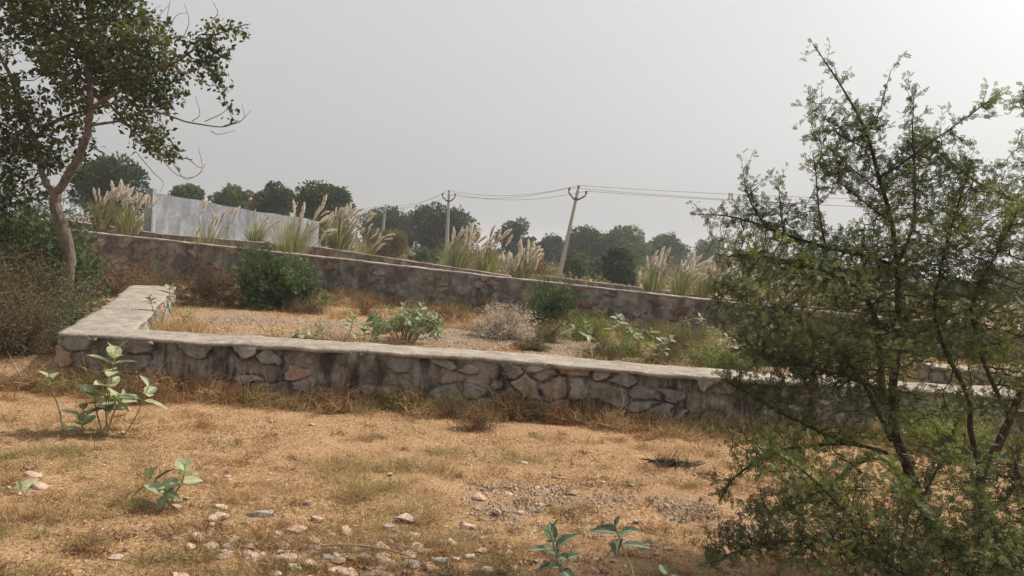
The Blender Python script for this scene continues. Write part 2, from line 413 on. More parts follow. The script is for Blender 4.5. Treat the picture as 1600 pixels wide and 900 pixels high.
ZT = 0.56
fo = [(205, 445), (93, 519)]; fi = [(270, 447), (208, 513)]
fr_px = [(300, 532), (700, 555), (1000, 578), (1280, 600), (1600, 618), (1900, 640)]
A0 = PZ(205, 445, ZT)[:2]; A1 = PZ(93, 519, ZT)[:2]; I0 = PZ(272, 447, ZT)[:2]; I1 = PZ(209, 513.5, ZT)[:2]
frt = np.array([PZ(x_, y_, ZT)[:2] for x_, y_ in fr_px])
front = np.vstack([A0, (A0+A1)/2+np.array([.05, .1]), A1, frt])
bk_ = frt + np.array([-.02, .66])
back = np.vstack([I0, (I0+I1)/2, I1, bk_])
ztn = lambda x, y: ZT + 0*x + (fbm(np.asarray(x)*.6, np.asarray(y)*.6, 90, 2)-.5)*.03
zbn = lambda x, y: gz(x, y)-.25+0*x
stone_wall('low rough stone wall in the foreground bending back at its left corner', front, back, ztn, zbn, .0085, .29, .185, 11, m_near, m_cap, .038, .035, lambda x, y: .66+.22*sstep(x, .6, 2.0)+0*y, over=.030)

# the long wall behind the enclosure
fw_px = [(60, 352, 23.0), (145, 362.5, 22.3), (500, 400, 20.9), (800, 434, 19.7), (1140, 471, 18.5), (1400, 497, 17.8), (1900, 545, 16.8)]
fw = np.array([P(x_, y_, Y_) for x_, y_, Y_ in fw_px])
bw = fw[:, :2]+np.array([.02, .42])
zline = lambda x, y: np.interp(x, fw[:, 0], fw[:, 2])
stone_wall('long tall stone wall with a thin pale coping behind the enclosure', fw[:, :2], bw, lambda x, y: zline(x, y), lambda x, y: gz(x, y)-.3+0*x, .03, .30, .20, 23, m_far, m_cap, .045, .045, .85, over=.012, capstep=.06)
# second wall beyond it
sw = np.array([P(x_, y_, Y_) for x_, y_, Y_ in [(80, 340, 33), (250, 365, 32), (500, 386, 30.5), (798, 431, 29)]])
stone_wall('second lower stone wall behind the long one, below the pampas grass', sw[:, :2], sw[:, :2]+np.array([.03, .42]), lambda x, y: np.interp(x, sw[:, 0], sw[:, 2]), lambda x, y: gz(x, y)-.3+0*x, .05, .32, .22, 41, m_far, m_cap, .04, .04, .8, over=.01, capstep=.1)
tw = np.array([P(x_, y_, Y_) for x_, y_, Y_ in [(838, 429, 35), (1000, 449, 34), (1135, 466, 33), (1400, 492, 31)]])
stone_wall('short stretch of stone wall below the leaning pole', tw[:, :2], tw[:, :2]+np.array([.03, .42]), lambda x, y: np.interp(x, tw[:, 0], tw[:, 2]), lambda x, y: gz(x, y)-.3+0*x, .05, .32, .22, 47, m_far, m_cap, .04, .04, .8, over=.01, capstep=.1)
# a cross wall seen through the thorn tree
rw = np.array([PZ(x_, y_, .58) for x_, y_ in [(1455, 571), (1700, 601)]])
stone_wall('low stone wall seen through the thorn tree at the right edge', rw[:, :2], rw[:, :2]+np.array([.1, .5]), lambda x, y: .58+0*x, lambda x, y: gz(x, y)-.3+0*x, .02, .25, .17, 53, m_near, m_cap, .03, .035, .6, over=.01)

# whitewashed boundary wall
m_wash, n, b, out = newmat('weathered_whitewash')
f = noise(n, 1.0, 6, .7, mapped(n, (1.4, 1.4, .5))); f2 = noise(n, 5, 6, .7)
c = ramp(n, f, [(.34, (.11, .125, .15)), (.5, (.19, .215, .25)), (.66, (.30, .33, .375))])
c = mixc(n, ramp(n, noise(n, 1.1, 5, .75, None, 1.0), [(.5, g3(0)), (.66, g3(.75))]), c, (.15, .16, .175))
c = mixc(n, 1.0, c, ramp(n, f2, [(.3, g3(.8)), (.7, g3(1.15))]), 'MULTIPLY')
n.links.new(c, b.inputs['Base Color']); bump(n, b, f2, .3, .02)
a = P(234, 301, 35.0); z_ = P(499, 346, 47.0)
root = empty('boundary_wall', (a[0], a[1], 0.2), 'pale whitewashed wall with dark weather stains behind the pampas grass', 'wall')
L = np.linalg.norm((z_-a)[:2]); k = 60; tt = np.linspace(0, 1, k); th = nrm(np.array([[-(z_-a)[1], (z_-a)[0]]]))[0]*.23
V = []; 
for t in tt:
    p = a+(z_-a)*t; p = p.copy(); p[2] += .035*math.sin(t*9)+.02*math.sin(t*31)
    for q in ((p[0], p[1], -.2), (p[0], p[1], p[2]), (p[0]+th[0], p[1]+th[1], p[2]), (p[0]+th[0], p[1]+th[1], -.2)): V.append(q)
F_ = [(4*i+j, 4*i+4+j, 4*i+4+(j+1) % 4, 4*i+(j+1) % 4) for i in range(k-1) for j in range(4)]+[(0, 1, 2, 3), (4*k-1, 4*k-2, 4*k-3, 4*k-4)]
mk('wall_face', V, F_, m_wash, root)
m_conc, n, b, out = newmat('old_concrete')
f = noise(n, 9, 5, .7); n.links.new(ramp(n, f, [(.3, (.26, .25, .235)), (.7, (.40, .385, .36))]), b.inputs['Base Color']); bump(n, b, f, .4, .01)
ac = Acc()
def box(ac, c, s, rot=None, r=.5):
    v = np.array([(x_, y_, z_) for x_ in (-.5, .5) for y_ in (-.5, .5) for z_ in (-.5, .5)])*np.array(s)
    if rot is not None: v = v@np.asarray(rot).T
    ac.add(v+np.array(c), [(0, 1, 3, 2), (4, 6, 7, 5), (0, 4, 5, 1), (2, 3, 7, 6), (0, 2, 6, 4), (1, 5, 7, 3)], r)
box(ac, (a[0]+.05, a[1]+.02, a[2]-.9), (.36, .36, 2.2)); ac.build('end_pier', m_wash, root)
# ---------------------------------------------------------------- foliage materials
L_TREE = leafmat('tree_leaf', [(.022, .03, .013), (.045, .062, .02), (.085, .10, .035), (.20, .15, .055)], .25)
L_ACAC = leafmat('thorn_leaf', [(.04, .051, .028), (.072, .092, .042), (.12, .148, .058), (.20, .235, .085)], .28)
L_FEATH = leafmat('feathery_leaf', [(.035, .055, .022), (.07, .105, .04), (.115, .16, .055)], .28)
L_DARK = leafmat('dark_leaf', [(.022, .04, .018), (.04, .068, .026), (.07, .11, .038)], .22)
L_MID = leafmat('mid_leaf', [(.05, .075, .03), (.08, .12, .04), (.13, .17, .055)], .28)
L_OLIVE = leafmat('olive_leaf', [(.08, .07, .035), (.13, .115, .05), (.19, .15, .07)], .25)
L_BROWN = leafmat('dead_leaf', [(.045, .028, .016), (.10, .062, .032), (.20, .13, .068)], .2, tcol=(1.2, 1, .8))
L_RUST = leafmat('rusty_leaf', [(.16, .07, .035), (.25, .13, .06), (.33, .20, .10)], .2, tcol=(1.2, 1, .8))
L_PALE = leafmat('bleached_seed', [(.40, .33, .26), (.55, .47, .38), (.66, .58, .48)], .2, tcol=(1.1, 1, .9))
L_REED = leafmat('reed_blade', [(.10, .14, .06), (.19, .22, .11), (.30, .27, .15), (.33, .33, .22)], .25)
L_GREENW = leafmat('weed_green', [(.10, .13, .04), (.17, .21, .06), (.26, .28, .09)], .3)
L_PLUME = leafmat('plume_silk', [(.58, .55, .48), (.74, .71, .63), (.85, .83, .76)], .35, tcol=(1.05, 1, .95))
B_DARK = barkmat('dark_bark', (.028, .020, .016), (.085, .058, .045), 60)
B_GREY = barkmat('grey_bark', (.06, .048, .038), (.19, .155, .125), 22)
B_TWIG = barkmat('dry_twig', (.06, .044, .032), (.17, .13, .09), 80)

def limb(ac, pts, r0, r1, n=None, sides=10, wob=.012, seed=0):
    pts = np.asarray(pts, float); L = np.linalg.norm(np.diff(pts, axis=0), axis=1).sum()
    n = n or max(6, int(L/.06)); s = spline(pts, n); t = np.linspace(0, 1, n); R = r0*(1-t)+r1*t
    s = s + (np.stack([fbm(t*L*3, t*0+k, seed+k*7, 3) for k in range(3)], -1)-.5)*wob*2*np.minimum(1, R/.02)[:, None]
    V, F = tubes(s[None], R[None], sides)
    if r0 > .03:
        Vr = V.reshape(n, sides, 3); ctr = s[:, None]
        bumpy = 1+.22*(vn(np.arange(sides)[None]*1.3+np.zeros((n, 1)), (t*L*6)[:, None]+np.zeros((1, sides)), seed+3)-.5)
        V = (ctr+(Vr-ctr)*bumpy[..., None]).reshape(-1, 3)
    ac.add(V, F, .5); return s, R

def colonize(nodes, attract, step, di, dk, iters=120, jitter=.25, grav=0.0):
    pos = [np.asarray(p, float) for p in nodes]; par = [-1]*len(nodes)
    A = np.asarray(attract, float); Pn = np.array(pos)
    D = np.linalg.norm(A[:, None]-Pn[None], axis=2); near = D.argmin(1); nd = D.min(1)
    for _ in range(iters):
        ok = nd < di
        if not ok.any(): break
        S = np.zeros_like(Pn); cnt = np.zeros(len(Pn))
        np.add.at(S, near[ok], nrm(A[ok]-Pn[near[ok]])); np.add.at(cnt, near[ok], 1)
        g = np.nonzero(cnt)[0]
        d = nrm(nrm(S[g])+RNG.normal(size=(len(g), 3))*jitter+np.array([0, 0, grav]))
        new = Pn[g]+d*step
        i0 = len(Pn); Pn = np.vstack([Pn, new]); par += list(g)
        Dn = np.linalg.norm(A[:, None]-new[None], axis=2); m_ = Dn.argmin(1); dn = Dn.min(1)
        b_ = dn < nd; near[b_] = i0+m_[b_]; nd[b_] = dn[b_]
        keep = nd > dk
        A = A[keep]; near = near[keep]; nd = nd[keep]
        if len(A) == 0 or len(Pn) > 30000: break
    return Pn, np.array(par)

def pipe(par, n0):
    n = len(par); cnt = np.zeros(n); kids = np.zeros(n, int)
    for i in range(n-1, n0-1, -1):
        cnt[i] = max(cnt[i], 1); cnt[par[i]] += cnt[i]; kids[par[i]] += 1
    return np.maximum(cnt, 1), kids

def ellip(n, c, r, hollow=0.0):
    d = rnd_dirs(n); u = RNG.random(n)**(1/3); u = hollow+(1-hollow)*u
    return np.asarray(c)+d*u[:, None]*np.asarray(r)
def pblob(n, px, py, rpx, rpy, Y, ry, **k):
    c = P(px, py, Y); s = Y/FPX
    return ellip(n, c, (rpx*s, ry, rpy*s), **k)

def grown(ac_w, seeds, attract, step, di, dk, r_tip, r_pow, n0skip, jitter=.25, grav=0., iters=120, rmax=.03):
    Pn, par = colonize(seeds, attract, step, di, dk, iters, jitter, grav)
    n0 = len(seeds); cnt, kids = pipe(par, n0)
    idx = np.arange(n0, len(Pn)); R = np.minimum(r_tip*cnt**r_pow, rmax)
    seg = np.stack([Pn[par[idx]], Pn[idx]], 1); rr = np.stack([np.minimum(R[par[idx]], R[idx]*1.3), R[idx]], 1)
    # thick segments get a small overlap so joints stay closed
    seg[:, 0] -= (seg[:, 1]-seg[:, 0])*.06
    V, F = tubes(seg, rr, 4); ac_w.add(V, F, .5)
    dirs = nrm(Pn[idx]-Pn[par[idx]])
    return Pn[idx], dirs, cnt[idx]

def leaves_on(pos, dirs, per, tpl, size, spread, jit=.25, clump=None, droop=0.0, upn=0.7):
    n = len(pos)*per; p = np.repeat(pos, per, 0)+RNG.normal(size=(n, 3))*spread
    d = nrm(np.repeat(dirs, per, 0)*.6+RNG.normal(size=(n, 3))*.75+np.array([0, 0, -droop]))
    nn = nrm(RNG.normal(size=(n, 3))*.8+np.array([0, 0, upn]))
    s = size*(1+RNG.normal(size=n)*jit).clip(.45, 1.7)
    V, F = scatter(tpl[0], tpl[1], p, d, nn, s)
    base = fbm(p[:, 0]*2.5, p[:, 2]*2.5+p[:, 1], 77, 2)
    r = np.clip(.5+(base-.5)*1.4+RNG.normal(size=n)*.18, 0, 1)
    return V, F, np.repeat(r, len(tpl[1]))

# ---------------------------------------------------------------- generic bush
def bush(name, label, cat, base, rx, h, nst, nleaf, tpl, size, ml, mw=None, ry=None, flat=.35, twig_r=.004, sub=4, group=None, spread=.05, crown='foliage', upn=.5, bare=.35, lean=(0, 0)):
    ry = ry or rx; base = np.asarray(base, float); mw = mw or B_TWIG
    root = empty(name, base, label, cat, group)
    d = rnd_dirs(nst, .25); d[:, 2] = np.abs(d[:, 2]); u = (RNG.random(nst)**.4)
    tip = base+d*u[:, None]*np.array([rx, ry, h]) + np.array([lean[0], lean[1], 0])*u[:, None]
    tip[:, 2] = np.maximum(tip[:, 2], base[2]+.12*h)
    b0 = base+np.concatenate([RNG.normal(size=(nst, 2))*rx*.12, np.full((nst, 1), -.05)], 1)
    t = np.linspace(0, 1, 6)[None, :, None]
    mid = b0*.5+tip*.5; mid[:, 2] += .18*h; mid += RNG.normal(size=mid.shape)*.07*rx
    pts = (1-t)**2*b0[:, None]+2*t*(1-t)*mid[:, None]+t**2*tip[:, None] + RNG.normal(size=(nst, 6, 3))*.015*rx*t
    rr = np.linspace(1, .35, 6)[None]*twig_r*(.7+.7*RNG.random((nst, 1)))
    A = Acc(); V, F = tubes(pts, rr, 3); A.add(V, F, .5)
    ns = nst*sub; which = np.repeat(np.arange(nst), sub); tk = RNG.integers(2, 6, ns)
    s0 = pts[which, tk]; sd = nrm(nrm(pts[which, 5]-pts[which, 2])*.5+rnd_dirs(ns)*.9); sl = (.18+.25*RNG.random(ns))*min(rx, h)
    tt = np.linspace(0, 1, 4)[None, :, None]; sp = s0[:, None]+sd[:, None]*sl[:, None, None]*tt+RNG.normal(size=(ns, 4, 3))*.02*rx*tt
    sp[..., 2] = np.maximum(sp[..., 2], base[2]+.01)
    V, F = tubes(sp, np.linspace(.6, .3, 4)[None]*twig_r*np.ones((ns, 1)), 3); A.add(V, F, .5)
    A.build('stems', mw, root).name = 'branches'
    allp = np.concatenate([sp[:, 1:].reshape(-1, 3), pts[:, 3:].reshape(-1, 3)]); alld = np.concatenate([np.repeat(sd, 3, 0), np.repeat(nrm(pts[:, 5]-pts[:, 3]), 3, 0)])
    q = RNG.integers(0, len(allp), nleaf)
    V, F, r = leaves_on(allp[q], alld[q], 1, tpl, size, spread*rx, upn=upn)
    V[:, 2] = np.maximum(V[:, 2], base[2]-.02)
    A = Acc(); A.add(V, F, r); A.build(crown, ml, root)
    return root

# ---------------------------------------------------------------- far trees
def far_tree(label, px, ytop, wpx, Y, ml, dens=1.0, name='tree', group='trees beyond the walls', ybot=None, leaf=.26, shape=1.0, trunk=True, cat='tree'):
    s = Y/FPX; ctop = P(px, ytop, Y); wid = wpx*s; gx_, gy_ = ctop[0], Y
    z0 = float(gz(gx_, gy_)); hgt = ctop[2]-z0
    cb = z0+hgt*.18 if ybot is None else P(px, ybot, Y)[2]; cb = z0-.1 if not trunk else max(cb-.1*hgt, z0); wpx = wpx*1.14
    root = empty(name, (gx_, gy_, z0), label, cat, group)
    A = Acc(); cz = (cb+ctop[2])/2; rz = (ctop[2]-cb)/2; rx = wid/2
    ncl = int(30*dens)+7
    d = rnd_dirs(ncl, .25); cc = np.array([gx_, gy_, cz])+d*np.array([rx*.82, rx*.72, rz*.84])*((RNG.random(ncl)**.30)*(.52+.98*fbm(d[:, 0]*1.7+px, d[:, 2]*1.7+d[:, 1], 3, 2)))[:, None]
    # narrower at the foot
    k = np.clip((cc[:, 2]-cb)/(2*rz), 0, 1); cc[:, 0] = gx_+(cc[:, 0]-gx_)*(.75+.35*k)
    cr = (.10+.26*RNG.random(ncl)**1.5)*min(rx, rz)*1.25
    ns_ = 16; d2_ = rnd_dirs(ns_, .5); cc = np.concatenate([cc, np.array([gx_, gy_, cz])+d2_*np.array([rx, rx*.8, rz])*(.85+.22*RNG.random((ns_, 1)))]); cr = np.concatenate([cr, (.06+.09*RNG.random(ns_))*min(rx, rz)*1.25]); ncl += ns_
    tr = []
    if trunk:
        limb(A, [(gx_, gy_, z0-.2), (gx_+.1*rx, gy_, z0+hgt*.2), (gx_-.05*rx, gy_, cz)], .035*hgt, .018*hgt, sides=7)
        for i in range(0, ncl, 2):
            limb(A, [(gx_, gy_, z0+hgt*.15+.1*(cc[i, 2]-z0)), (np.array([gx_, gy_, cb])+cc[i])/2+RNG.normal(size=3)*.15, cc[i]], .014*hgt, .004*hgt, n=6, sides=4)
        A.build('trunk', B_DARK, root)
    A = Acc()
    for i in range(ncl):
        nl = int(60+230*min(1.3, dens)*(cr[i]/(.26*min(rx, rz)*1.25))**2*(.26/leaf)**1.2)
        q = ellip(nl, cc[i], (cr[i]*1.15, cr[i]*1.15, cr[i]*.85), hollow=.45)
        q += nrm(q-cc[i])*np.minimum(RNG.exponential(.10, nl), .24)[:, None]*cr[i]*2
        dd = nrm(nrm(q-cc[i])+RNG.normal(size=(nl, 3))*.7)
        V, F = scatter(LEAF[0], LEAF[1], q, dd, nrm(RNG.normal(size=(nl, 3))+np.array([0, 0, 1.0])), leaf*(.6+.8*RNG.random(nl)))
        A.add(V, F, np.clip(RNG.random()*.5+.25+RNG.normal(size=nl)*.18, 0, 1))
    A.build('crown', ml, root)
    return root
# ---------------------------------------------------------------- poles and wires
m_metal, n, b, out = newmat('dark_iron'); b.inputs['Base Color'].default_value = (.10, .085, .075, 1)
m_ins, n, b, out = newmat('brown_porcelain'); b.inputs['Base Color'].default_value = (.09, .05, .04, 1); b.inputs['Roughness'].default_value = .35
m_wire, n, b, out = newmat('wire_metal'); b.inputs['Base Color'].default_value = (.16, .15, .14, 1)
def lathe(ac, p0, axis, prof, sides=8):
    axis = nrm(np.asarray(axis, float)[None])[0]; ref = np.array([0, 1.0, 0]) if abs(axis[2]) > .8 else np.array([0, 0, 1.0])
    a = nrm(np.cross(axis, ref)[None])[0]; b_ = np.cross(axis, a); th = np.arange(sides)*2*math.pi/sides
    V = np.array([[np.asarray(p0)+axis*h_+r_*(a*math.cos(t)+b_*math.sin(t)) for t in th] for r_, h_ in prof]).reshape(-1, 3); k = len(prof)
    F = [(i*sides+j, i*sides+(j+1) % sides, (i+1)*sides+(j+1) % sides, (i+1)*sides+j) for i in range(k-1) for j in range(sides)]
    ac.add(V, F)
def pole(label, top_px, low_px, Y, arm_ang, lean_axis=0, wtop=.15, wbot=.26, single=False):
    T = P(*top_px, Y); Bq = P(*low_px, Y); d = nrm((T-Bq)[None])[0]
    z0 = float(gz(Bq[0], Y)); Bt = T-d*((T[2]-z0+.3)/d[2])
    root = empty('utility_pole', (Bt[0], Bt[1], z0), label, 'pole', 'concrete poles carrying the power line')
    ac = Acc(); L = np.linalg.norm(T-Bt)
    x = nrm(np.cross(d, [0, 1.0, 0])[None])[0]; y = np.cross(x, d)
    for p_, w_ in ((Bt, wbot), (Bt+d*L*.5, (wbot+wtop)/2), (T-d*.0, wtop)):
        pass
    V = []
    for f_, in ((0,), (.25,), (.5,), (.75,), (1.,)):
        w_ = (wbot+(wtop-wbot)*f_)/2; c_ = w_*.72; p_ = Bt+d*L*f_
        for sx, sy in ((-w_, -c_*.6), (-w_*.7, -c_), (w_*.7, -c_), (w_, -c_*.6), (w_, c_*.6), (w_*.7, c_), (-w_*.7, c_), (-w_, c_*.6)): V.append(p_+x*sx+y*sy)
    F = [(i*8+j, i*8+(j+1) % 8, i*8+8+(j+1) % 8, i*8+8+j) for i in range(4) for j in range(8)]
    ac.add(V, F); ac.add(V[-8:], [tuple(range(8))]); shaft = ac.build('shaft', m_conc, root)
    ca, sa = math.cos(arm_ang), math.sin(arm_ang); ax = nrm((x*ca+y*sa)[None])[0]
    c0 = T-d*.62; pts = []
    ac = Acc()
    for s_ in (-1, 1):
        e = c0+ax*s_*.56+d*.36
        limb(ac, [c0-d*.03, c0+ax*s_*.18+d*.03, e], .055, .05, n=6, sides=4, wob=0)
    box(ac, c0+d*.02, (.3, .3, .12)); arm = ac.build('cross_arm', m_metal, root)
    for e in (c0+ax*-.56+d*.36, c0+ax*.56+d*.36, T):
        ac = Acc(); lathe(ac, e, d, [(.03, 0), (.03, .1), (.075, .12), (.085, .17), (.05, .2), (.075, .23), (.06, .3), (.0, .33)]); ac.build('insulator', m_ins, shaft if e is T else arm)
        pts.append(e+d*.3)
    return pts
p900 = pole('leaning concrete utility pole with a forked iron cross arm', (903, 297), (874, 430), 48, .15, wbot=.30, wtop=.18)
p700 = pole('upright concrete utility pole in the middle, standing in the pampas grass', (701.5, 303), (697, 408), 62, .25, wbot=.34, wtop=.19)
p600 = pole('farthest small utility pole in front of the dark trees', (602, 324), (598, 365), 86, 1.0, wbot=.36, wtop=.22)
p_off_r = [P(1900, 330, 40)+np.array([0, 0, a_]) for a_ in (-.1, -.3, .45)]
p_off_l = [P(420, 343, 112)+np.array([0, 0, a_]) for a_ in (0, -.1, .4)]
def wire(a, b_, sag, label, r=.012):
    t = np.linspace(0, 1, 24)[:, None]; p = a+(b_-a)*t; p[:, 2] -= 4*sag*(t*(1-t))[:, 0]
    V, F = tubes(p[None], np.full((1, 24), r), 4)
    tag(mk('power_line', V, F, m_wire), label, 'wire', 'power lines strung between the poles')
nm = {0: 'left arm', 1: 'right arm', 2: 'tip'}
for i in range(3):
    wire(p900[i], p_off_r[i], .35, f'thin wire from the {nm[i]} of the leaning pole to the right edge')
    wire(p700[i], p900[i], .55, f'thin wire from the {nm[i]} of the upright pole to the leaning pole')
    wire(p600[i], p700[i], .55, f'thin wire from the {nm[i]} of the farthest pole to the upright pole')
    wire(p_off_l[i], p600[i], .4, f'thin wire running left from the {nm[i]} of the farthest pole')

# ---------------------------------------------------------------- far trees
FT = [('dark broad tree showing behind the big left tree', 175, 250, 105, 55, L_DARK, 1.3, 322),
 ('small round green treetop above the left end of the whitewashed wall', 294, 290, 46, 70, L_MID, .8, 322),
 ('low wide green treetop above the whitewashed wall', 366, 297, 74, 70, L_MID, .9, 335),
 ('tiny reddish treetop between two green crowns above the whitewashed wall', 405, 303, 22, 66, L_RUST, .4, 335),
 ('upright dark green tree behind the plumes over the whitewashed wall', 432, 289, 50, 66, L_DARK, .9, 345),
 ('dark rounded tree beyond the right end of the whitewashed wall', 507, 290, 76, 62, L_DARK, 1.2, 355),
 ('leafy green tree behind the farthest utility pole', 606, 330, 72, 90, L_DARK, 1.3, 392),
 ('widest dark tree, behind the upright utility pole', 690, 324, 118, 80, L_DARK, 1.7, 405),
 ('slim twin-headed tree between the two nearer poles', 800, 347, 40, 95, L_DARK, .8, 410),
 ('small dark tree just right of the slim twin-headed one', 828, 372, 34, 98, L_DARK, .6, 412),
 ('dark tree left of the leaning pole foot', 866, 371, 56, 100, L_DARK, .9, 415),
 ('tall green tree just right of the leaning pole', 925, 359, 76, 95, L_DARK, 1.2, 425),
 ('green tree with a knobbly top, second right of the leaning pole', 982, 358, 74, 92, L_MID, 1.2, 425),
 ('dark wide tree third right of the leaning pole', 1040, 370, 78, 105, L_DARK, 1.1, 430),
 ('greyish hazy tree beside the thorn tree tips', 1110, 372, 56, 130, L_DARK, .9, 430),
 ('low tree behind the upper left boughs of the thorn tree', 1180, 392, 80, 110, L_DARK, .9, 440),
 ('low tree half hidden behind the middle of the thorn tree', 1270, 400, 90, 110, L_MID, .9, 448),
 ('low tree behind the thorn tree main stem', 1375, 405, 95, 115, L_DARK, .9, 456),
 ('low tree below the bright sky gap in the thorn tree', 1480, 436, 110, 140, L_DARK, .9, 470),
 ('low tree behind the thorn tree at the right edge', 1590, 415, 90, 110, L_MID, .9, 474)]
for lab, x_, yt, w_, Y_, ml, dn, yb in FT:
    far_tree(lab, x_, yt, w_, Y_, ml, dn, ybot=yb, leaf=.17+.0017*Y_)
SH = [('brownish olive bush at the foot of the farthest pole', 606, 362, 64, 58, L_OLIVE, .8, 412),
 ('green shrub right of the brownish bush under the dark trees', 668, 388, 56, 60, L_MID, .5, 415),
 ('bright green bush just right of the leaning pole foot', 900, 393, 40, 54, L_MID, .7, 436),
 ('green bush second right of the leaning pole', 936, 405, 46, 56, L_MID, .6, 440),
 ('dark bush with a sunlit top, third right of the leaning pole', 970, 393, 52, 44, L_DARK, .9, 446),
 ('rusty brown shrub left of the leaning pole foot', 836, 404, 36, 52, L_RUST, .7, 440)]
for lab, x_, yt, w_, Y_, ml, dn, yb in SH:
    far_tree(lab, x_, yt, w_, Y_, ml, dn, ybot=yb, leaf=.15, name='shrub', group='shrubs beyond the walls', trunk=False, cat='shrub')
# far-off scrub line
A = Acc(); nS = 70000
xs = RNG.uniform(-60, 65, nS); ys = RNG.uniform(38, 120, nS)**1.0; hh_ = .25+(.6+2.8*sstep(ys, 45, 80))*sstep(fbm(xs*.12, ys*.12, 8, 4), .42, .75)*(.6+.4*fbm(xs*.9, ys*.9, 4, 2))
ps = np.stack([xs, ys, gz(xs, ys)+hh_*RNG.random(nS)], -1)
V, F = scatter(LEAF[0], LEAF[1], ps, rnd_dirs(nS), rnd_dirs(nS, 1), RNG.uniform(.18, .4, nS)); A.add(V, F, RNG.random(nS))
tag(A.build('field_scrub', L_OLIVE), 'low green scrub covering the field under the far trees', 'scrub', kind='stuff')
A = Acc(); nS = 9000
xs = RNG.uniform(-140, 170, nS); ys = RNG.uniform(150, 190, nS); hh_ = 1.5+5.0*fbm(xs*.06, xs*0, 5, 4)**1.6
ps = np.stack([xs, ys, -.3+hh_*RNG.random(nS)], -1)
V, F = scatter(LEAF[0], LEAF[1], ps, rnd_dirs(nS), rnd_dirs(nS, 1), RNG.uniform(.7, 1.5, nS)); A.add(V, F, RNG.random(nS))
tag(A.build('distant_scrub', L_DARK), 'hazy line of far-off scrub along the horizon', 'scrub', kind='stuff')

# ---------------------------------------------------------------- kans grass with plumes
def plume_mesh(seed):
    r = np.random.default_rng(seed); k = 14; t = np.linspace(0, 1, k); bend = .22*r.normal()
    sp = np.stack([bend*t**2*.5+.15*t**2, .1*r.normal()*t**2, t], -1)
    n_ = 300; u = r.random(n_); base = np.stack([np.interp(u, t, sp[:, j]) for j in range(3)], -1)
    wdt = np.sin(np.clip(u*1.0+.03, 0, 1)**.8*math.pi)**.7*.10+.012
    out_ = r.normal(size=(n_, 3)); out_[:, 2] = 0; out_ = nrm(out_)
    d = nrm(out_*.55+np.array([.25, 0, .9])); V, F = scatter(NARROW[0]*np.array([1.6, 1, 1]), NARROW[1], base, d, nrm(r.normal(size=(n_, 3))), wdt*1.7*(.6+.8*r.random(n_)))
    A_ = Acc(); A_.add(V, F, np.clip(.5+.25*r.normal(size=n_), 0, 1)); V, F = tubes(sp[None], np.full((1, k), .006), 3); A_.add(V, F, .2); return A_
plumes = []
for s_ in range(6):
    o = plume_mesh(s_).build('plume', L_PLUME); plumes.append(o.data); bpy.data.objects.remove(o)
def kans(label, px, ytop, ybase, wpx, Y, nbl, npl, plen=.55, green=.5, name='plume_grass', lean=0.0):
    lean = RNG.uniform(-.25, .45); ybot_ = 0
    s = Y/FPX; c = P(px, ybase, Y); zt = P(px, ytop, Y)[2]; z0 = min(float(gz(c[0], Y)), c[2]); z0 = c[2]-.15 if Y > 24 and c[2] > 1.6 else float(gz(c[0], Y)); hh = zt-z0; wd = wpx*s/2
    root = empty(name, (c[0], Y, z0), label, 'grass clump', 'plumed grass clumps along the walls')
    th = RNG.random(nbl)*2*math.pi; rr = RNG.random(nbl)**.7
    L = hh*(.36+.50*RNG.random(nbl)); out_ = np.stack([np.cos(th), np.sin(th), 0*th], -1)
    b0 = np.array([c[0], Y, z0-.05])+out_*(rr*wd*.4)[:, None]; t = np.linspace(0, 1, 6)[None, :]
    ho = (wd*1.25*rr*(.15+.85*RNG.random(nbl)))[:, None]*t**1.7
    up = L[:, None]*(t-.16*rr[:, None]*t**3)
    pts = b0[:, None]+out_[:, None]*ho[..., None]; pts[..., 2] += up
    V, F = strips(pts, (.022+.0004*Y)*np.array([1, 1, .9, .7, .45, .1])[None]*np.ones((nbl, 1)), np.stack([-out_[:, 1], out_[:, 0], 0*th], -1)*.8+rnd_dirs(nbl)*.4)
    A = Acc(); A.add(V, F, np.repeat(np.clip(RNG.normal(green, .25, nbl), 0, 1), 5)); 
    # plume stalks
    npl = int(npl*1.7); plen *= .92; th = RNG.random(npl)*2*math.pi; rr = RNG.random(npl)**.6
    hf = RNG.random(npl)**RNG.uniform(.5, 1.2); tipd = np.stack([np.cos(th)*rr*wd*(1.1-.3*hf)+lean+.12*hh*hf, np.sin(th)*rr*wd*.7, hh*(.38+.44*hf)], -1)
    base = np.array([c[0], Y, z0]); t = np.linspace(0, 1, 6)[None, :, None]
    sp = base+tipd[:, None]*np.concatenate([t**1.4, t**1.4, t], -1)+0*t
    V, F = tubes(sp, np.full((npl, 6), .006+.0002*Y), 3); A.add(V, F, .75)
    A.build('leaf_blades', L_REED, root).name = 'foliage'
    for i in range(npl):
        o = bpy.data.objects.new('plume', plumes[i % 6]); C.objects.link(o); o.parent = root
        o.location = Vector(sp[i, -1]-base); l_ = plen*(.5+.65*random.random()); o.scale = (l_*1.0, l_*1.0, l_)
        o.rotation_euler = (random.uniform(-.2, .2), random.uniform(-.3, .6)+tipd[i, 0]/max(wd, .1)*.45, random.uniform(-.8, .8))
    return root
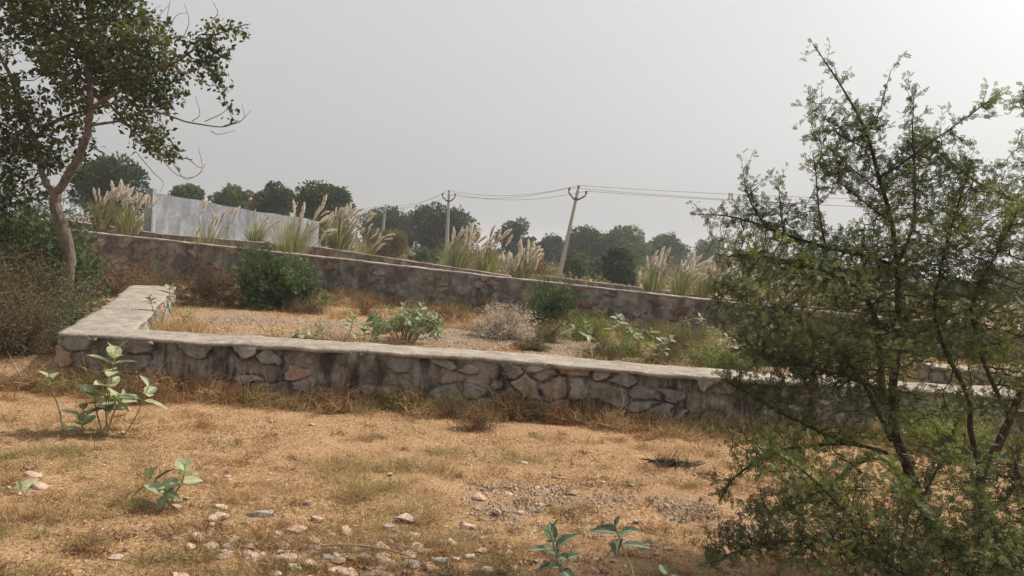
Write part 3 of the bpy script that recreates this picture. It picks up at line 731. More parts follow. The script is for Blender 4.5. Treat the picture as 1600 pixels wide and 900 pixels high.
KG = [('plume grass clump just right of the left tree trunk', 158, 293, 350, 60, 30, 260, 14, .75, .45),
 ('tall plume grass clump left of the whitewashed wall', 200, 298, 358, 76, 30.5, 320, 16, .8, .45),
 ('sparse plume grass clump in front of the whitewashed wall, left one', 322, 318, 376, 84, 27, 110, 9, .62, .5),
 ('plume grass clump before the middle of the whitewashed wall', 400, 328, 376, 60, 33.5, 170, 7, .6, .3),
 ('tall golden-based plume grass clump by the right part of the whitewashed wall', 455, 300, 392, 80, 27.5, 380, 11, .72, .6),
 ('dense pale plume grass clump at the right end of the whitewashed wall', 528, 322, 388, 72, 32, 520, 26, .7, .35),
 ('low drooping plume grass beside the dense pale clump', 568, 352, 394, 46, 34, 200, 6, .6, .45),
 ('plume grass clump wrapped round the foot of the upright pole', 712, 345, 415, 76, 34, 380, 16, .8, .4),
 ('plume grass clump right of the upright pole', 760, 352, 420, 62, 35, 420, 10, .8, .4),
 ('short wide pale plume grass clump over the end of the second wall', 815, 385, 433, 62, 31, 420, 28, .75, .4),
 ('slender plume grass clump left of the thorn tree', 1018, 392, 455, 50, 32, 320, 9, .8, .3),
 ('plume grass clump near the thorn tree tips', 1062, 398, 458, 60, 31, 300, 14, .75, .45),
 ('pale plume grass clump touching the thorn tree tips', 1100, 390, 462, 50, 33, 240, 13, .85, .4),
 ('plume grass clump behind the thorn tree boughs', 1165, 405, 470, 70, 30, 240, 8, .7, .4)]
for k in KG: kans(*k)

# ---------------------------------------------------------------- bushes in and round the enclosure
def at(px, py): p = G(px, py); return p
def on(px, Y):
    p = P(px, 500, Y); return np.array([p[0], Y, float(gz(p[0], Y))])
bush('green_shrub', 'large feathery green bush against the long stone wall', 'bush', on(425, 17.6), 1.12, 1.5, 90, 11000, PINN, .085, L_FEATH, B_DARK, ry=.8, twig_r=.007, spread=.05)
bush('dark_shrub', 'dark grey-green dome bush against the long wall below the leaning pole', 'bush', on(863, 17.2), .88, 1.28, 110, 7000, PINN, .06, L_FEATH, B_DARK, ry=.7, twig_r=.006)
bush('bleached_shrub', 'pale bleached dry bush in front of the long wall', 'bush', on(790, 14.8), .74, .72, 150, 8500, NARROW, .05, L_PALE, B_TWIG, ry=.55, twig_r=.004, spread=.04)
bush('brown_shrub', 'big round rusty brown dry bush left of the green bush', 'bush', on(325, 17.0), .95, 1.0, 130, 7000, NARROW, .05, L_BROWN, B_TWIG, ry=.7, twig_r=.005)
bush('brown_shrub', 'rusty dry bush between the left tree and the end of the side wall', 'bush', on(185, 17.5), 1.15, .95, 130, 7000, NARROW, .05, L_RUST, B_TWIG, ry=.7, twig_r=.005)
bush('brown_shrub', 'olive and brown dry weeds behind the end of the side wall', 'bush', on(250, 18.2), .9, .8, 90, 4200, NARROW, .05, L_OLIVE, B_TWIG, ry=.6, twig_r=.005)
bush('leafy_weed', 'yellow-green leafy weed clump right of the dark dome bush', 'weed', on(925, 15.6), .62, .62, 70, 4600, NARROW, .05, L_GREENW, B_TWIG, ry=.5)
bush('olive_weed', 'olive tangled weed clump behind the wall coping, right of centre', 'weed', on(945, 12.3), .52, .42, 80, 4200, NARROW, .035, L_OLIVE, B_TWIG, ry=.4)
bush('olive_weed', 'brown-green weed clump beside the bleached bush', 'weed', on(862, 14.6), .5, .4, 60, 2200, NARROW, .04, L_OLIVE, B_TWIG, ry=.4)
bush('leafy_weed', 'green weed clump between wall coping and thorn tree', 'weed', on(1120, 12.2), .62, .5, 80, 3800, LEAF, .035, L_GREENW, B_TWIG, ry=.5)
bush('olive_weed', 'olive weed clump at the foot of the long wall near the thorn tree', 'weed', on(1060, 14.5), .7, .5, 80, 3200, NARROW, .045, L_OLIVE, B_TWIG, ry=.5)
bush('olive_weed', 'dry weed clump under the long wall behind the thorn tree tips', 'weed', on(1010, 16.4), .8, .5, 80, 3000, NARROW, .05, L_OLIVE, B_TWIG, ry=.5)
bush('leafy_weed', 'green bush behind the thorn tree inside the enclosure', 'bush', on(1210, 13.5), 1.0, .8, 90, 5200, LEAF, .04, L_MID, B_TWIG, ry=.7)
bush('leafy_weed', 'green bush behind the thorn tree stem inside the enclosure', 'bush', on(1370, 13.2), 1.2, .9, 90, 5200, LEAF, .04, L_MID, B_TWIG, ry=.7)
bush('leafy_weed', 'yellow-green bush behind the thorn tree, right part', 'bush', on(1500, 7.6), .9, .62, 90, 6500, NARROW, .04, L_GREENW, B_TWIG, ry=.6)
bush('brown_shrub', 'thin rusty weed leaning on the long wall behind the milkweed', 'weed', on(570, 17.6), .5, .8, 50, 1300, NARROW, .04, L_RUST, B_TWIG, ry=.4)
for i_, (x_, Y_, r_, h_, ml_, lab_) in enumerate([(985, 13.2, .55, .36, L_GREENW, 'green weed mound behind the coping right of the olive tangle'), (1045, 12.4, .5, .34, L_OLIVE, 'olive weed mound in front of the long wall, left of the thorn tree'), (900, 16.6, .7, .5, L_OLIVE, 'olive weeds at the foot of the long wall right of the dome bush'),
    (700, 17.2, .6, .42, L_RUST, 'rusty weeds at the foot of the long wall behind the big milkweed'), (470, 17.0, .7, .4, L_BROWN, 'brown weeds at the foot of the long wall right of the green bush'), (1085, 16.0, .7, .5, L_MID, 'green weeds at the long wall foot beside the thorn tree'), (1150, 11.3, .5, .42, L_MID, 'low green bush half behind the thorn tree tips'), (835, 13.2, .4, .22, L_OLIVE, 'low olive weeds right of the bleached bush')]):
    bush('leafy_weed' if ml_ in (L_GREENW, L_MID) else 'olive_weed', lab_, 'weed', on(x_, Y_), r_, h_, 70, 3000, NARROW, .045, ml_, B_TWIG, ry=r_*.7)
# weeds against the front wall
def fw_(px, py): p = G(px, py); return p[...,:]
bush('tall_weed', 'tallest dry yellow-green weed leaning on the front wall, centre', 'weed', fw_(706, 655), .28, .55, 45, 1700, NARROW, .022, L_OLIVE, B_TWIG, ry=.14, twig_r=.002)
bush('tall_weed', 'round tuft of pale straw weed at the foot of the front wall', 'weed', fw_(748, 672), .26, .30, 90, 1500, NARROW, .02, L_RUST, B_TWIG, ry=.2, twig_r=.002)
bush('tall_weed', 'green climbing weed on the front wall left of the thorn tree', 'weed', fw_(1048, 655), .34, .50, 45, 1700, LEAF, .018, L_GREENW, B_TWIG, ry=.12, twig_r=.002)
bush('tall_weed', 'low bright green weed at the wall foot beside the climbing weed', 'weed', fw_(1015, 668), .28, .24, 60, 2000, NARROW, .02, L_GREENW, B_TWIG, ry=.15, twig_r=.002)
bush('tall_weed', 'rusty weed tangle at the wall foot below the left corner', 'weed', fw_(205, 628), .42, .34, 90, 2200, NARROW, .02, L_RUST, B_TWIG, ry=.22, twig_r=.002)
bush('tall_weed', 'reddish weed tangle at the wall foot left of centre', 'weed', fw_(530, 645), .36, .28, 80, 1700, NARROW, .02, L_RUST, B_TWIG, ry=.18, twig_r=.002)
bush('tall_weed', 'small olive weed against the wall right of centre', 'weed', fw_(905, 660), .22, .34, 40, 800, LEAF, .018, L_OLIVE, B_TWIG, ry=.12, twig_r=.002)
bush('tall_weed', 'green weed patch at the wall foot just left of the thorn tree', 'weed', fw_(1100, 680), .42, .22, 70, 2300, NARROW, .02, L_GREENW, B_TWIG, ry=.25, twig_r=.002)

# ---------------------------------------------------------------- thicket on the left
bush('thorny_thicket', 'dark olive feathery thicket filling the left edge behind the trunk', 'bush', on(-5, 13.3), 1.8, 2.9, 200, 20000, PINN, .085, L_DARK, B_DARK, ry=1.6, twig_r=.010, spread=.06)
bush('thorny_thicket', 'mid green thicket right behind the left tree trunk', 'bush', on(88, 14.5), .7, 1.8, 70, 3800, PINN, .085, L_FEATH, B_DARK, ry=.9, twig_r=.007)
bush('dry_thicket', 'brown tangled dry thicket at the left edge', 'bush', on(-5, 9.9), 1.0, 1.20, 300, 7500, NARROW, .04, L_OLIVE, B_TWIG, ry=.8, twig_r=.006, sub=6)
bush('dry_thicket', 'tangle of dry olive twigs below the left tree trunk', 'bush', on(55, 10.9), .95, 1.25, 340, 6000, LEAF, .035, L_OLIVE, B_TWIG, ry=.7, twig_r=.005, sub=6)
bush('dry_thicket', 'small leafy green bush touching the left side of the wall corner', 'bush', on(92, 10.1), .52, .75, 120, 4500, LEAF, .035, L_MID, B_TWIG, ry=.5, twig_r=.004)
bush('dry_thicket', 'dark brush in the shade left of the wall end', 'bush', on(30, 9.1), .8, .8, 200, 4500, NARROW, .035, L_OLIVE, B_TWIG, ry=.5, twig_r=.004, sub=6)

# ---------------------------------------------------------------- the big tree on the left
YT = 12.0
pts_main = [P(x_, y_, Y_) for x_, y_, Y_ in [(92, 520, 12), (103, 440, 12), (107, 405, 12), (99, 360, 12), (88, 325, 12), (85, 303, 12)]]
right = [P(x_, y_, Y_) for x_, y_, Y_ in [(85, 305, 12), (100, 283, 12), (122, 243, 11.9), (136, 205, 11.8), (140, 150, 11.8), (137, 95, 11.9), (139, 40, 12), (132, -20, 12), (125, -90, 12.1)]]
left_ = [P(x_, y_, Y_) for x_, y_, Y_ in [(84, 308, 12), (66, 270, 12.1), (58, 235, 12.2), (52, 212, 12.2), (30, 165, 12.4), (12, 110, 12.5), (-20, 40, 12.6), (-40, -60, 12.6)]]
mid_ = [P(x_, y_, Y_) for x_, y_, Y_ in [(55, 218, 12.2), (75, 195, 12.3), (105, 182, 12.5), (150, 170, 12.8), (200, 150, 13.0)]]
r1 = [P(x_, y_, Y_) for x_, y_, Y_ in [(138, 170, 11.8), (175, 150, 11.5), (225, 120, 11.3), (280, 95, 11.2), (325, 60, 11.2), (385, 38, 11.2)]]
r2 = [P(x_, y_, Y_) for x_, y_, Y_ in [(137, 195, 11.8), (175, 190, 11.6), (230, 175, 11.5), (290, 190, 11.4), (345, 198, 11.4), (372, 188, 11.4)]]
r3 = [P(x_, y_, Y_) for x_, y_, Y_ in [(140, 140, 11.8), (170, 160, 12.1), (205, 200, 12.3), (245, 238, 12.3), (300, 250, 12.2)]]
r4 = [P(x_, y_, Y_) for x_, y_, Y_ in [(139, 60, 12), (165, 30, 12), (200, 0, 12), (240, -40, 12)]]
r5 = [P(x_, y_, Y_) for x_, y_, Y_ in [(52, 212, 12.2), (30, 205, 12), (-10, 190, 11.8), (-60, 180, 11.6)]]
root = empty('big_tree', (pts_main[0][0], 12, float(gz(pts_main[0][0], 12))), 'big leafy tree with a crooked forked trunk at the left edge', 'tree')
A = Acc(); seeds = []
for pl, r0, r1_, sd_ in ((pts_main, .105, .082, 1), (right, .07, .03, 2), (left_, .05, .026, 3), (mid_, .035, .015, 4), (r1, .035, .007, 5), (r2, .024, .005, 6), (r3, .026, .008, 7), (r4, .03, .012, 8), (r5, .03, .012, 9)):
    s, R = limb(A, pl, r0, r1_, sides=14 if r0 > .05 else 7, seed=sd_, wob=.03)
    if sd_ > 1: seeds += list(s[3::3])
A.build('trunk', B_GREY, root)
clu = [(30, 30, 75, 45, 12.3, 1.0, 420), (110, 20, 70, 40, 12, 1.0, 420), (190, 10, 60, 32, 12, .9, 300), (40, 110, 65, 45, 12.4, 1.0, 380), (120, 95, 60, 45, 12, 1.0, 420), (185, 90, 50, 45, 11.8, .8, 420),
       (235, 70, 40, 45, 11.5, .6, 300), (235, 125, 50, 38, 11.5, .7, 420), (285, 125, 38, 34, 11.3, .5, 300), (320, 90, 30, 36, 11.2, .4, 260), (335, 130, 24, 22, 11.2, .3, 120), (350, 45, 36, 13, 11.2, .25, 120), (272, 165, 50, 20, 11.5, .5, 200), (160, 150, 60, 35, 12, .8, 380),
       (60, 175, 70, 38, 12.4, .9, 320), (10, 170, 50, 45, 12.2, .9, 240), (200, 190, 50, 22, 11.9, .6, 160), (230, 215, 40, 18, 12.2, .4, 140), (270, 240, 36, 12, 12.2, .3, 110), (190, 235, 40, 16, 12.2, .4, 90), (25, 235, 60, 40, 12.5, .7, 170), (70, 245, 60, 30, 12.3, .6, 110), (20, 300, 50, 35, 12.6, .6, 130), (140, 230, 50, 20, 12.1, .5, 140), (310, 232, 30, 12, 12.2, .3, 70), (-60, 80, 60, 90, 12.4, 1.0, 300), (60, -50, 160, 40, 12.2, 1.2, 500)]
att = np.concatenate([pblob(n_, x_, y_, rx_, ry_, Y_, dy) for x_, y_, rx_, ry_, Y_, dy, n_ in clu])
att = att[fbm(att[:, 0]*1.5+3, att[:, 2]*1.5+att[:, 1]*.8, 19, 2) > .44]
A = Acc()
tp, td, tc = grown(A, seeds, att, .085, .9, .10, .0035, .42, 0, jitter=.3)
print('tree nodes', len(tp))
# bare curly twigs poking out of the crown on the right
BT = [[(255, 60), (262, 20), (268, -10)], [(285, 60), (295, 35), (288, 5)], [(260, 55), (275, 25), (292, 20)], [(330, 35), (340, 20), (332, 2)], [(320, 190), (350, 175), (358, 160)], [(345, 198), (375, 190), (392, 172)], [(350, 196), (380, 186), (378, 162)], [(245, 238), (275, 272), (305, 276), (322, 255)], [(270, 255), (290, 280), (318, 268)], [(290, 245), (315, 262), (310, 230)], [(215, 240), (240, 270), (255, 285), (250, 300)], [(330, 205), (342, 210), (368, 204)], [(300, 190), (312, 178), (305, 150)]]
for i, b_ in enumerate(BT):
    limb(A, [P(x_, y_, 11.4+.1*(i % 4)) for x_, y_ in b_], .007, .003, n=12, sides=4, wob=.02, seed=i)
# dead pale twigs inside
for i in range(26):
    c_ = P(RNG.uniform(60, 250), RNG.uniform(20, 200), 11.6); d_ = rnd_dirs(1)[0]; limb(A, [c_, c_+d_*.3, c_+d_*.55+rnd_dirs(1)[0]*.12], .008, .003, n=8, sides=4, seed=i)
A.build('branches', B_GREY, root).name = 'branch_work'
ter = tc < 7
V, F, r = leaves_on(tp[ter], td[ter], 5, LEAF, .088, .06, droop=.15)
yel = RNG.random(len(r)) < .03; r = np.where(yel, 1.0, r*.8)
A = Acc(); A.add(V, F, r); A.build('crown', L_TREE, root)

# ---------------------------------------------------------------- thorn tree on the right
root = empty('thorn_tree', tuple(P(1450, 835, 4.9)), 'thorny tree with fine feathery leaves and two dark stems on the right', 'tree')
AB = [  # (polyline px,py,Y), r0, r1
 ([(1462, 860, 4.9), (1452, 815, 4.9), (1432, 765, 4.9), (1410, 715, 4.85), (1396, 665, 4.8), (1390, 620, 4.8), (1397, 560, 4.8), (1403, 490, 4.8), (1402, 420, 4.8), (1390, 340, 4.8), (1372, 270, 4.8), (1352, 205, 4.8), (1318, 140, 4.8), (1270, 68, 4.8)], .040, .003, 1),
 ([(1396, 660, 4.8), (1378, 610, 4.7), (1374, 560, 4.6), (1365, 490, 4.5), (1325, 440, 4.4), (1260, 415, 4.4), (1195, 400, 4.3), (1150, 398, 4.3)], .024, .004, 1),
 ([(1402, 415, 4.8), (1360, 402, 4.7), (1290, 386, 4.6), (1240, 373, 4.6), (1190, 352, 4.6), (1137, 337, 4.6), (1085, 334, 4.6)], .014, .003, 1),
 ([(1200, 357, 4.6), (1180, 330, 4.6), (1168, 303, 4.6), (1162, 275, 4.6)], .006, .002, 1),
 ([(1225, 365, 4.6), (1220, 330, 4.6), (1217, 292, 4.6)], .006, .002, 1),
 ([(1290, 385, 4.6), (1280, 330, 4.6), (1276, 280, 4.6), (1270, 240, 4.6)], .007, .002, 1),
 ([(1375, 276, 4.8), (1400, 262, 4.8), (1468, 213, 4.75), (1527, 171, 4.7), (1565, 142, 4.7)], .008, .002, 1),
 ([(1352, 205, 4.8), (1372, 180, 4.8), (1392, 110, 4.8)], .005, .002, 1),
 ([(1345, 190, 4.8), (1310, 200, 4.8), (1272, 212, 4.8)], .005, .002, 1),
 ([(1360, 235, 4.8), (1310, 208, 4.8), (1268, 155, 4.8)], .004, .002, 1),
 ([(1385, 310, 4.8), (1330, 262, 4.8), (1268, 210, 4.8)], .005, .002, 1),
 ([(1395, 350, 4.8), (1330, 300, 4.75), (1280, 255, 4.7)], .006, .002, 1),
 ([(1400, 420, 4.8), (1425, 350, 4.8), (1428, 260, 4.8), (1426, 205, 4.8), (1428, 155, 4.8)], .011, .002, 1),
 ([(1640, 400, 4.9), (1597, 325, 4.9), (1527, 285, 4.9), (1475, 245, 4.9), (1440, 222, 4.9)], .012, .003, 1),
 ([(1525, 870, 4.9), (1530, 800, 4.9), (1532, 745, 4.9), (1560, 700, 4.9), (1580, 655, 4.9), (1596, 610, 4.9), (1622, 540, 4.9), (1640, 420, 4.9), (1632, 300, 4.9), (1610, 200, 4.9), (1598, 140, 4.9)], .042, .003, 1),
 ([(1535, 745, 4.9), (1520, 680, 4.8), (1512, 620, 4.7), (1480, 560, 4.6), (1460, 490, 4.6), (1475, 400, 4.6), (1500, 310, 4.6), (1520, 250, 4.6)], .020, .003, 1),
 ([(1580, 655, 4.9), (1550, 600, 4.6), (1530, 540, 4.5), (1520, 470, 4.4), (1555, 400, 4.4), (1590, 330, 4.3)], .016, .003, 1),
 ([(1412, 720, 4.85), (1380, 706, 4.7), (1320, 693, 4.6), (1240, 699, 4.5), (1195, 715, 4.4), (1150, 745, 4.4), (1125, 780, 4.4)], .016, .003, 1),
 ([(1320, 693, 4.6), (1270, 670, 4.4), (1210, 640, 4.3), (1160, 610, 4.3), (1120, 590, 4.3)], .009, .003, 1),
 ([(1390, 690, 4.85), (1350, 600, 4.6), (1300, 540, 4.4), (1240, 500, 4.3), (1180, 470, 4.2), (1120, 440, 4.2)], .014, .003, 1),
 ([(1378, 610, 4.7), (1330, 590, 4.4), (1270, 575, 4.2), (1215, 560, 4.1), (1170, 545, 4.1)], .010, .003, 1),
 ([(1425, 750, 4.9), (1380, 720, 4.8), (1340, 725, 4.7), (1290, 760, 4.5), (1240, 790, 4.3), (1200, 800, 4.2)], .011, .003, 1),
 ([(1480, 900, 4.4), (1420, 860, 4.1), (1340, 850, 3.9), (1250, 845, 3.8), (1170, 855, 3.8), (1110, 880, 3.8)], .014, .003, 1),
 ([(1480, 930, 4.2), (1400, 890, 3.9), (1320, 800, 3.8), (1260, 740, 3.7), (1200, 700, 3.7)], .012, .003, 1),
 ([(1540, 930, 4.2), (1500, 860, 3.8), (1440, 800, 3.7), (1400, 740, 3.6)], .010, .003, 1),
 ([(1560, 930, 4.2), (1560, 860, 3.9), (1540, 790, 3.7), (1500, 700, 3.6)], .010, .003, 1),
 ([(1600, 930, 4.3), (1620, 850, 4.1), (1600, 770, 4.0), (1580, 700, 3.9)], .010, .003, 1),
 ([(1440, 780, 4.9), (1470, 720, 4.8), (1490, 670, 4.8), (1520, 620, 4.8)], .009, .003, 1)]
A = Acc(); A2 = Acc(); seeds = []; tipP = []; tipD = []
for i, (pl, r0, r1_, _) in enumerate(AB):
    pp = [P(x_, y_, Y_) for x_, y_, Y_ in pl]
    tgt = A if r0 >= .012 else A2
    s, R = limb(tgt, pp, r0, r1_, n=max(10, int(np.linalg.norm(np.diff(pp, axis=0), axis=1).sum()/.03)), sides=10 if r0 > .02 else 6, seed=i, wob=.02 if r0 > .01 else .008)
    thin = R < .0125
    seeds += list(s[::2]); tipP.append(s[thin]); tipD.append(nrm(np.gradient(s, axis=0))[thin])
A.build('trunk', B_DARK, root)
tipP = np.concatenate(tipP); tipD = np.concatenate(tipD)
ac_clu = [(1330, 400, 110, 45, 4.7, .5, 430), (1420, 380, 90, 70, 4.8, .5, 520), (1400, 470, 120, 60, 4.7, .6, 620), (1270, 440, 90, 45, 4.4, .4, 360), (1180, 400, 70, 45, 4.5, .3, 240), (1480, 300, 70, 60, 4.8, .4, 300),
          (1540, 350, 70, 70, 4.8, .5, 400), (1560, 460, 80, 60, 4.7, .6, 460), (1480, 520, 90, 50, 4.6, .5, 360), (1340, 540, 100, 50, 4.4, .5, 400), (1230, 530, 80, 50, 4.2, .35, 300), (1160, 480, 60, 45, 4.2, .3, 170), (1400, 290, 45, 60, 4.8, .35, 230), (1350, 210, 35, 40, 4.8, .2, 110), (1460, 240, 60, 35, 4.8, .25, 110), (1310, 260, 40, 50, 4.8, .2, 90), (1230, 340, 60, 28, 4.6, .25, 120),
          (1200, 690, 75, 40, 4.4, .3, 200), (1260, 740, 90, 50, 4.2, .4, 300), (1220, 600, 80, 40, 4.3, .3, 190), (1330, 640, 80, 50, 4.5, .4, 200), (1250, 830, 110, 55, 3.9, .4, 420), (1370, 850, 120, 55, 3.8, .4, 620), (1370, 770, 80, 50, 4.1, .4, 260), (1500, 850, 110, 60, 3.8, .4, 620), (1590, 800, 60, 90, 4.0, .4, 360), (1570, 600, 60, 60, 4.8, .5, 260), (1500, 740, 60, 60, 4.3, .4, 140), (1620, 300, 50, 120, 4.9, .4, 300), (1150, 850, 50, 30, 3.8, .2, 100), (1600, 920, 120, 40, 3.8, .3, 300), (1570, 540, 70, 60, 4.6, .5, 200), (1470, 430, 80, 60, 4.7, .5, 200), (1450, 620, 60, 40, 4.6, .4, 90)]
att = np.concatenate([pblob(int(n_*(1.85 if y_ < 600 else 1.7 if y_ > 780 else 1.1)), x_, y_, rx_, ry_, Y_, dy) for x_, y_, rx_, ry_, Y_, dy, n_ in ac_clu])
tp, td, tc = grown(A2, seeds, att, .035, .35, .04, .0016, .42, 0, jitter=.35, iters=60, rmax=.008)
print('thorn nodes', len(tp))
# short side shoots on the bare thin boughs
ks = RNG.integers(0, len(tipP), 1000); sdirs = nrm(tipD[ks]*.35+rnd_dirs(1000)*.8+np.array([0, 0, .15])); Ls = RNG.uniform(.05, .20, 1000)
tt = np.linspace(0, 1, 6)[None, :, None]; sh = tipP[ks][:, None]+sdirs[:, None]*Ls[:, None, None]*tt+RNG.normal(size=(1000, 6, 3))*.004*tt
V, F = tubes(sh, np.linspace(.0022, .001, 6)[None]*np.ones((1000, 1)), 3); A2.add(V, F, .5)
# long paired thorns
tall = np.concatenate([tipP, tp, sh.reshape(-1, 3)]); tdir = np.concatenate([tipD, td, np.repeat(sdirs, 6, 0)])
ks = RNG.integers(0, len(tall), 2600); thd = nrm(np.cross(tdir[ks], rnd_dirs(2600))+tdir[ks]*.2); tl = RNG.uniform(.015, .05, 2600)
tp3 = np.stack([tall[ks], tall[ks]+thd*tl[:, None]], 1); V, F = tubes(tp3, np.array([[.0012, .0002]])*np.ones((2600, 1)), 3); A2.add(V, F, .5)
A2.build('branch_work', B_DARK, root)
A = Acc()
ter = tc < 9
V, F, r = leaves_on(tp[ter], td[ter], 2, PINN, .034, .010, upn=.6); A.add(V, F, r)
V, F, r = leaves_on(sh[:, 1:].reshape(-1, 3), np.repeat(sdirs, 5, 0), 2, PINN, .034, .008, upn=.5); A.add(V, F, r)
V, F, r = leaves_on(tipP, tipD, 3, PINN, .034, .011, upn=.5); A.add(V, F, r)
A.build('crown', L_ACAC, root)
print('acacia leaves done')
# ---------------------------------------------------------------- milkweed (broad grey-green leaves)
m_cal, n, b, out = newmat('milkweed_leaf')
c = ramp(n, attr(n, 'rnd'), [(0, (.06, .10, .068)), (.5, (.25, .29, .165)), (1, (.38, .41, .265))])  # dark teal start of the ramp is shade painted into the nearest plants
c = mixc(n, math2(n, 'MULTIPLY', attr(n, 'mid'), .45), c, (.58, .60, .44))
c = mixc(n, ramp(n, noise(n, 38, 4, .7), [(.5, g3(0)), (.72, g3(.5))]), c, (.36, .31, .17)); c = mixc(n, 1.0, c, ramp(n, noise(n, 9, 4, .6), [(.3, g3(.72)), (.7, g3(1.08))]), 'MULTIPLY')
n.links.new(c, b.inputs['Base Color']); b.inputs['Roughness'].default_value = .7; b.inputs['Specular IOR Level'].default_value = .35
t = n.nodes.new('ShaderNodeBsdfTranslucent'); n.links.new(mixc(n, 1.0, c, (1.2, 1.5, .7), 'MULTIPLY'), t.inputs[0])
s = n.nodes.new('ShaderNodeMixShader'); s.inputs[0].default_value = .2
n.links.new(b.outputs[0], s.inputs[1]); n.links.new(t.outputs[0], s.inputs[2]); n.links.new(s.outputs[0], out.inputs[0])
m_stem = barkmat('milkweed_stem', (.20, .19, .11), (.36, .33, .20), 80)
def cal_leaf(seed):
    r = np.random.default_rng(seed); nu, nv_ = 9, 7; V = []; mid = []; curl = .10+.18*r.random(); cup = .10+.12*r.random(); tw = .3*r.normal()
    for i in range(nu):
        t = i/(nu-1); wv = .27*math.sin(math.pi*min(1, (t*.93+.07))**.85)**.75*(1-.0*t) if 0 < t < 1 else .012
        if i == 0: wv = .05
        for j in range(nv_):
            s_ = (j/(nv_-1)*2-1); a = tw*t*.5
            x = s_*wv; z = -curl*t*t+cup*abs(s_)**1.5*wv*2+.012*math.sin(t*17+s_*2)
            V.append((x*math.cos(a)-z*math.sin(a)*.3, t, z+x*math.sin(a))); mid.append(max(0, 1-abs(s_)*3.2))
    F = [(i*nv_+j, i*nv_+j+1, (i+1)*nv_+j+1, (i+1)*nv_+j) for i in range(nu-1) for j in range(nv_-1)]
    return np.array(V), np.array(F), np.array(mid)
CL = [cal_leaf(i) for i in range(5)]
def leaf_frames(st_pts, nodes, size, rr, tip_up=.85, low_up=.12, az0=0.0, top_n=3):
    """pairs of opposite leaves, each pair turned a quarter from the last"""
    L = []
    n_ = len(st_pts); slen = np.linalg.norm(np.diff(st_pts, axis=0), axis=1).sum()
    for k in range(nodes):
        f = 1-min(.9, k*.30*size/slen)
        i = min(n_-1, int(f*(n_-1))); p = st_pts[i]; ax = nrm((st_pts[min(n_-1, i+1)]-st_pts[max(0, i-2)])[None])[0]
        e = tip_up+(low_up-tip_up)*min(1, (k/max(1, nodes-1))**.75 if nodes > 1 else .3)
        sz = size*(.45+.55*min(1, k/1.2)) if k < 2 else size*(1-.04*k)
        for s_ in (0, 1):
            a = az0+k*math.pi/2*1.02+s_*math.pi+rr.normal()*.15
            x = nrm(np.cross(ax, [0.02, 1, .01])[None])[0]; y = np.cross(ax, x)
            h = x*math.cos(a)+y*math.sin(a); d = h*math.cos(e)+ax*math.sin(e)+rr.normal(size=3)*.06
            nn = ax*math.cos(e)-h*math.sin(e)+rr.normal(size=3)*.08
            L.append((p+h*.004, nrm(d[None])[0], nrm(nn[None])[0], sz*(1+.1*rr.normal())))
    return L
cal_meshes = []
def milkweed(label, base, stems, leaf_, nodes=5, r=.006, seed=0, tint=.5, separate=True, name='milkweed', low_up=.15, az0=0.0):
    leaf = leaf_*((1.0 if tint < 0 else 1.28) if separate else .95); rr = np.random.default_rng(seed); root = empty(name, tuple(base), label, 'plant', 'grey-green milkweed plants')
    AV = Acc(); V_all = []; F_all = []; R_all = []; M_all = []; nv0 = 0
    for si, (st, sc_) in enumerate(stems):
        A = Acc(); s, R = limb(A, st, r, r*.55, n=40, sides=6, wob=.006, seed=seed+si); stem = A.build('stem', m_stem, root, True)
        for (p, d, nn, sz) in leaf_frames(s, nodes, leaf*sc_, rr, az0=az0+si*.7, low_up=low_up):
            k = rr.integers(0, 5); tV, tF, mid = CL[k]
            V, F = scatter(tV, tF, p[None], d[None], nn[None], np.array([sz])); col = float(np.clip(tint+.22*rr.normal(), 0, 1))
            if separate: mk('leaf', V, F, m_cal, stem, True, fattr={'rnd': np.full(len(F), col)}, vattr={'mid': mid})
            else:
                V_all.append(V); F_all.append(F+nv0); nv0 += len(V); R_all.append(np.full(len(F), col)); M_all.append(mid)
    if not separate:
        mk('foliage', np.concatenate(V_all), np.concatenate(F_all), m_cal, root, True, fattr={'rnd': np.concatenate(R_all)}, vattr={'mid': np.concatenate(M_all)})
    return root
def S(*pts): return [P(x_, y_, Y_) for x_, y_, Y_ in pts]
# three in the foreground at the bottom, shade painted in through a low tint
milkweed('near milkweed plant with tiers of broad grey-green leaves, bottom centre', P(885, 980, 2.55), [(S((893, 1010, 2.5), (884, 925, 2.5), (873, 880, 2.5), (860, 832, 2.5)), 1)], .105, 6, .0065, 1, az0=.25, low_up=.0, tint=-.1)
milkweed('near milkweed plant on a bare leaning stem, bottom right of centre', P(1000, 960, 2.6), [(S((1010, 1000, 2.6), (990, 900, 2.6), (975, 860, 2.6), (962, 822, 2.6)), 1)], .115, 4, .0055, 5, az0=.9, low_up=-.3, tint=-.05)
milkweed('tip of a milkweed at the bottom edge beside the thorn tree', P(1042, 960, 2.6), [(S((1048, 990, 2.6), (1045, 930, 2.6), (1042, 892, 2.6)), 1)], .07, 3, .005, 3, az0=.3, low_up=.2, tint=-.1)
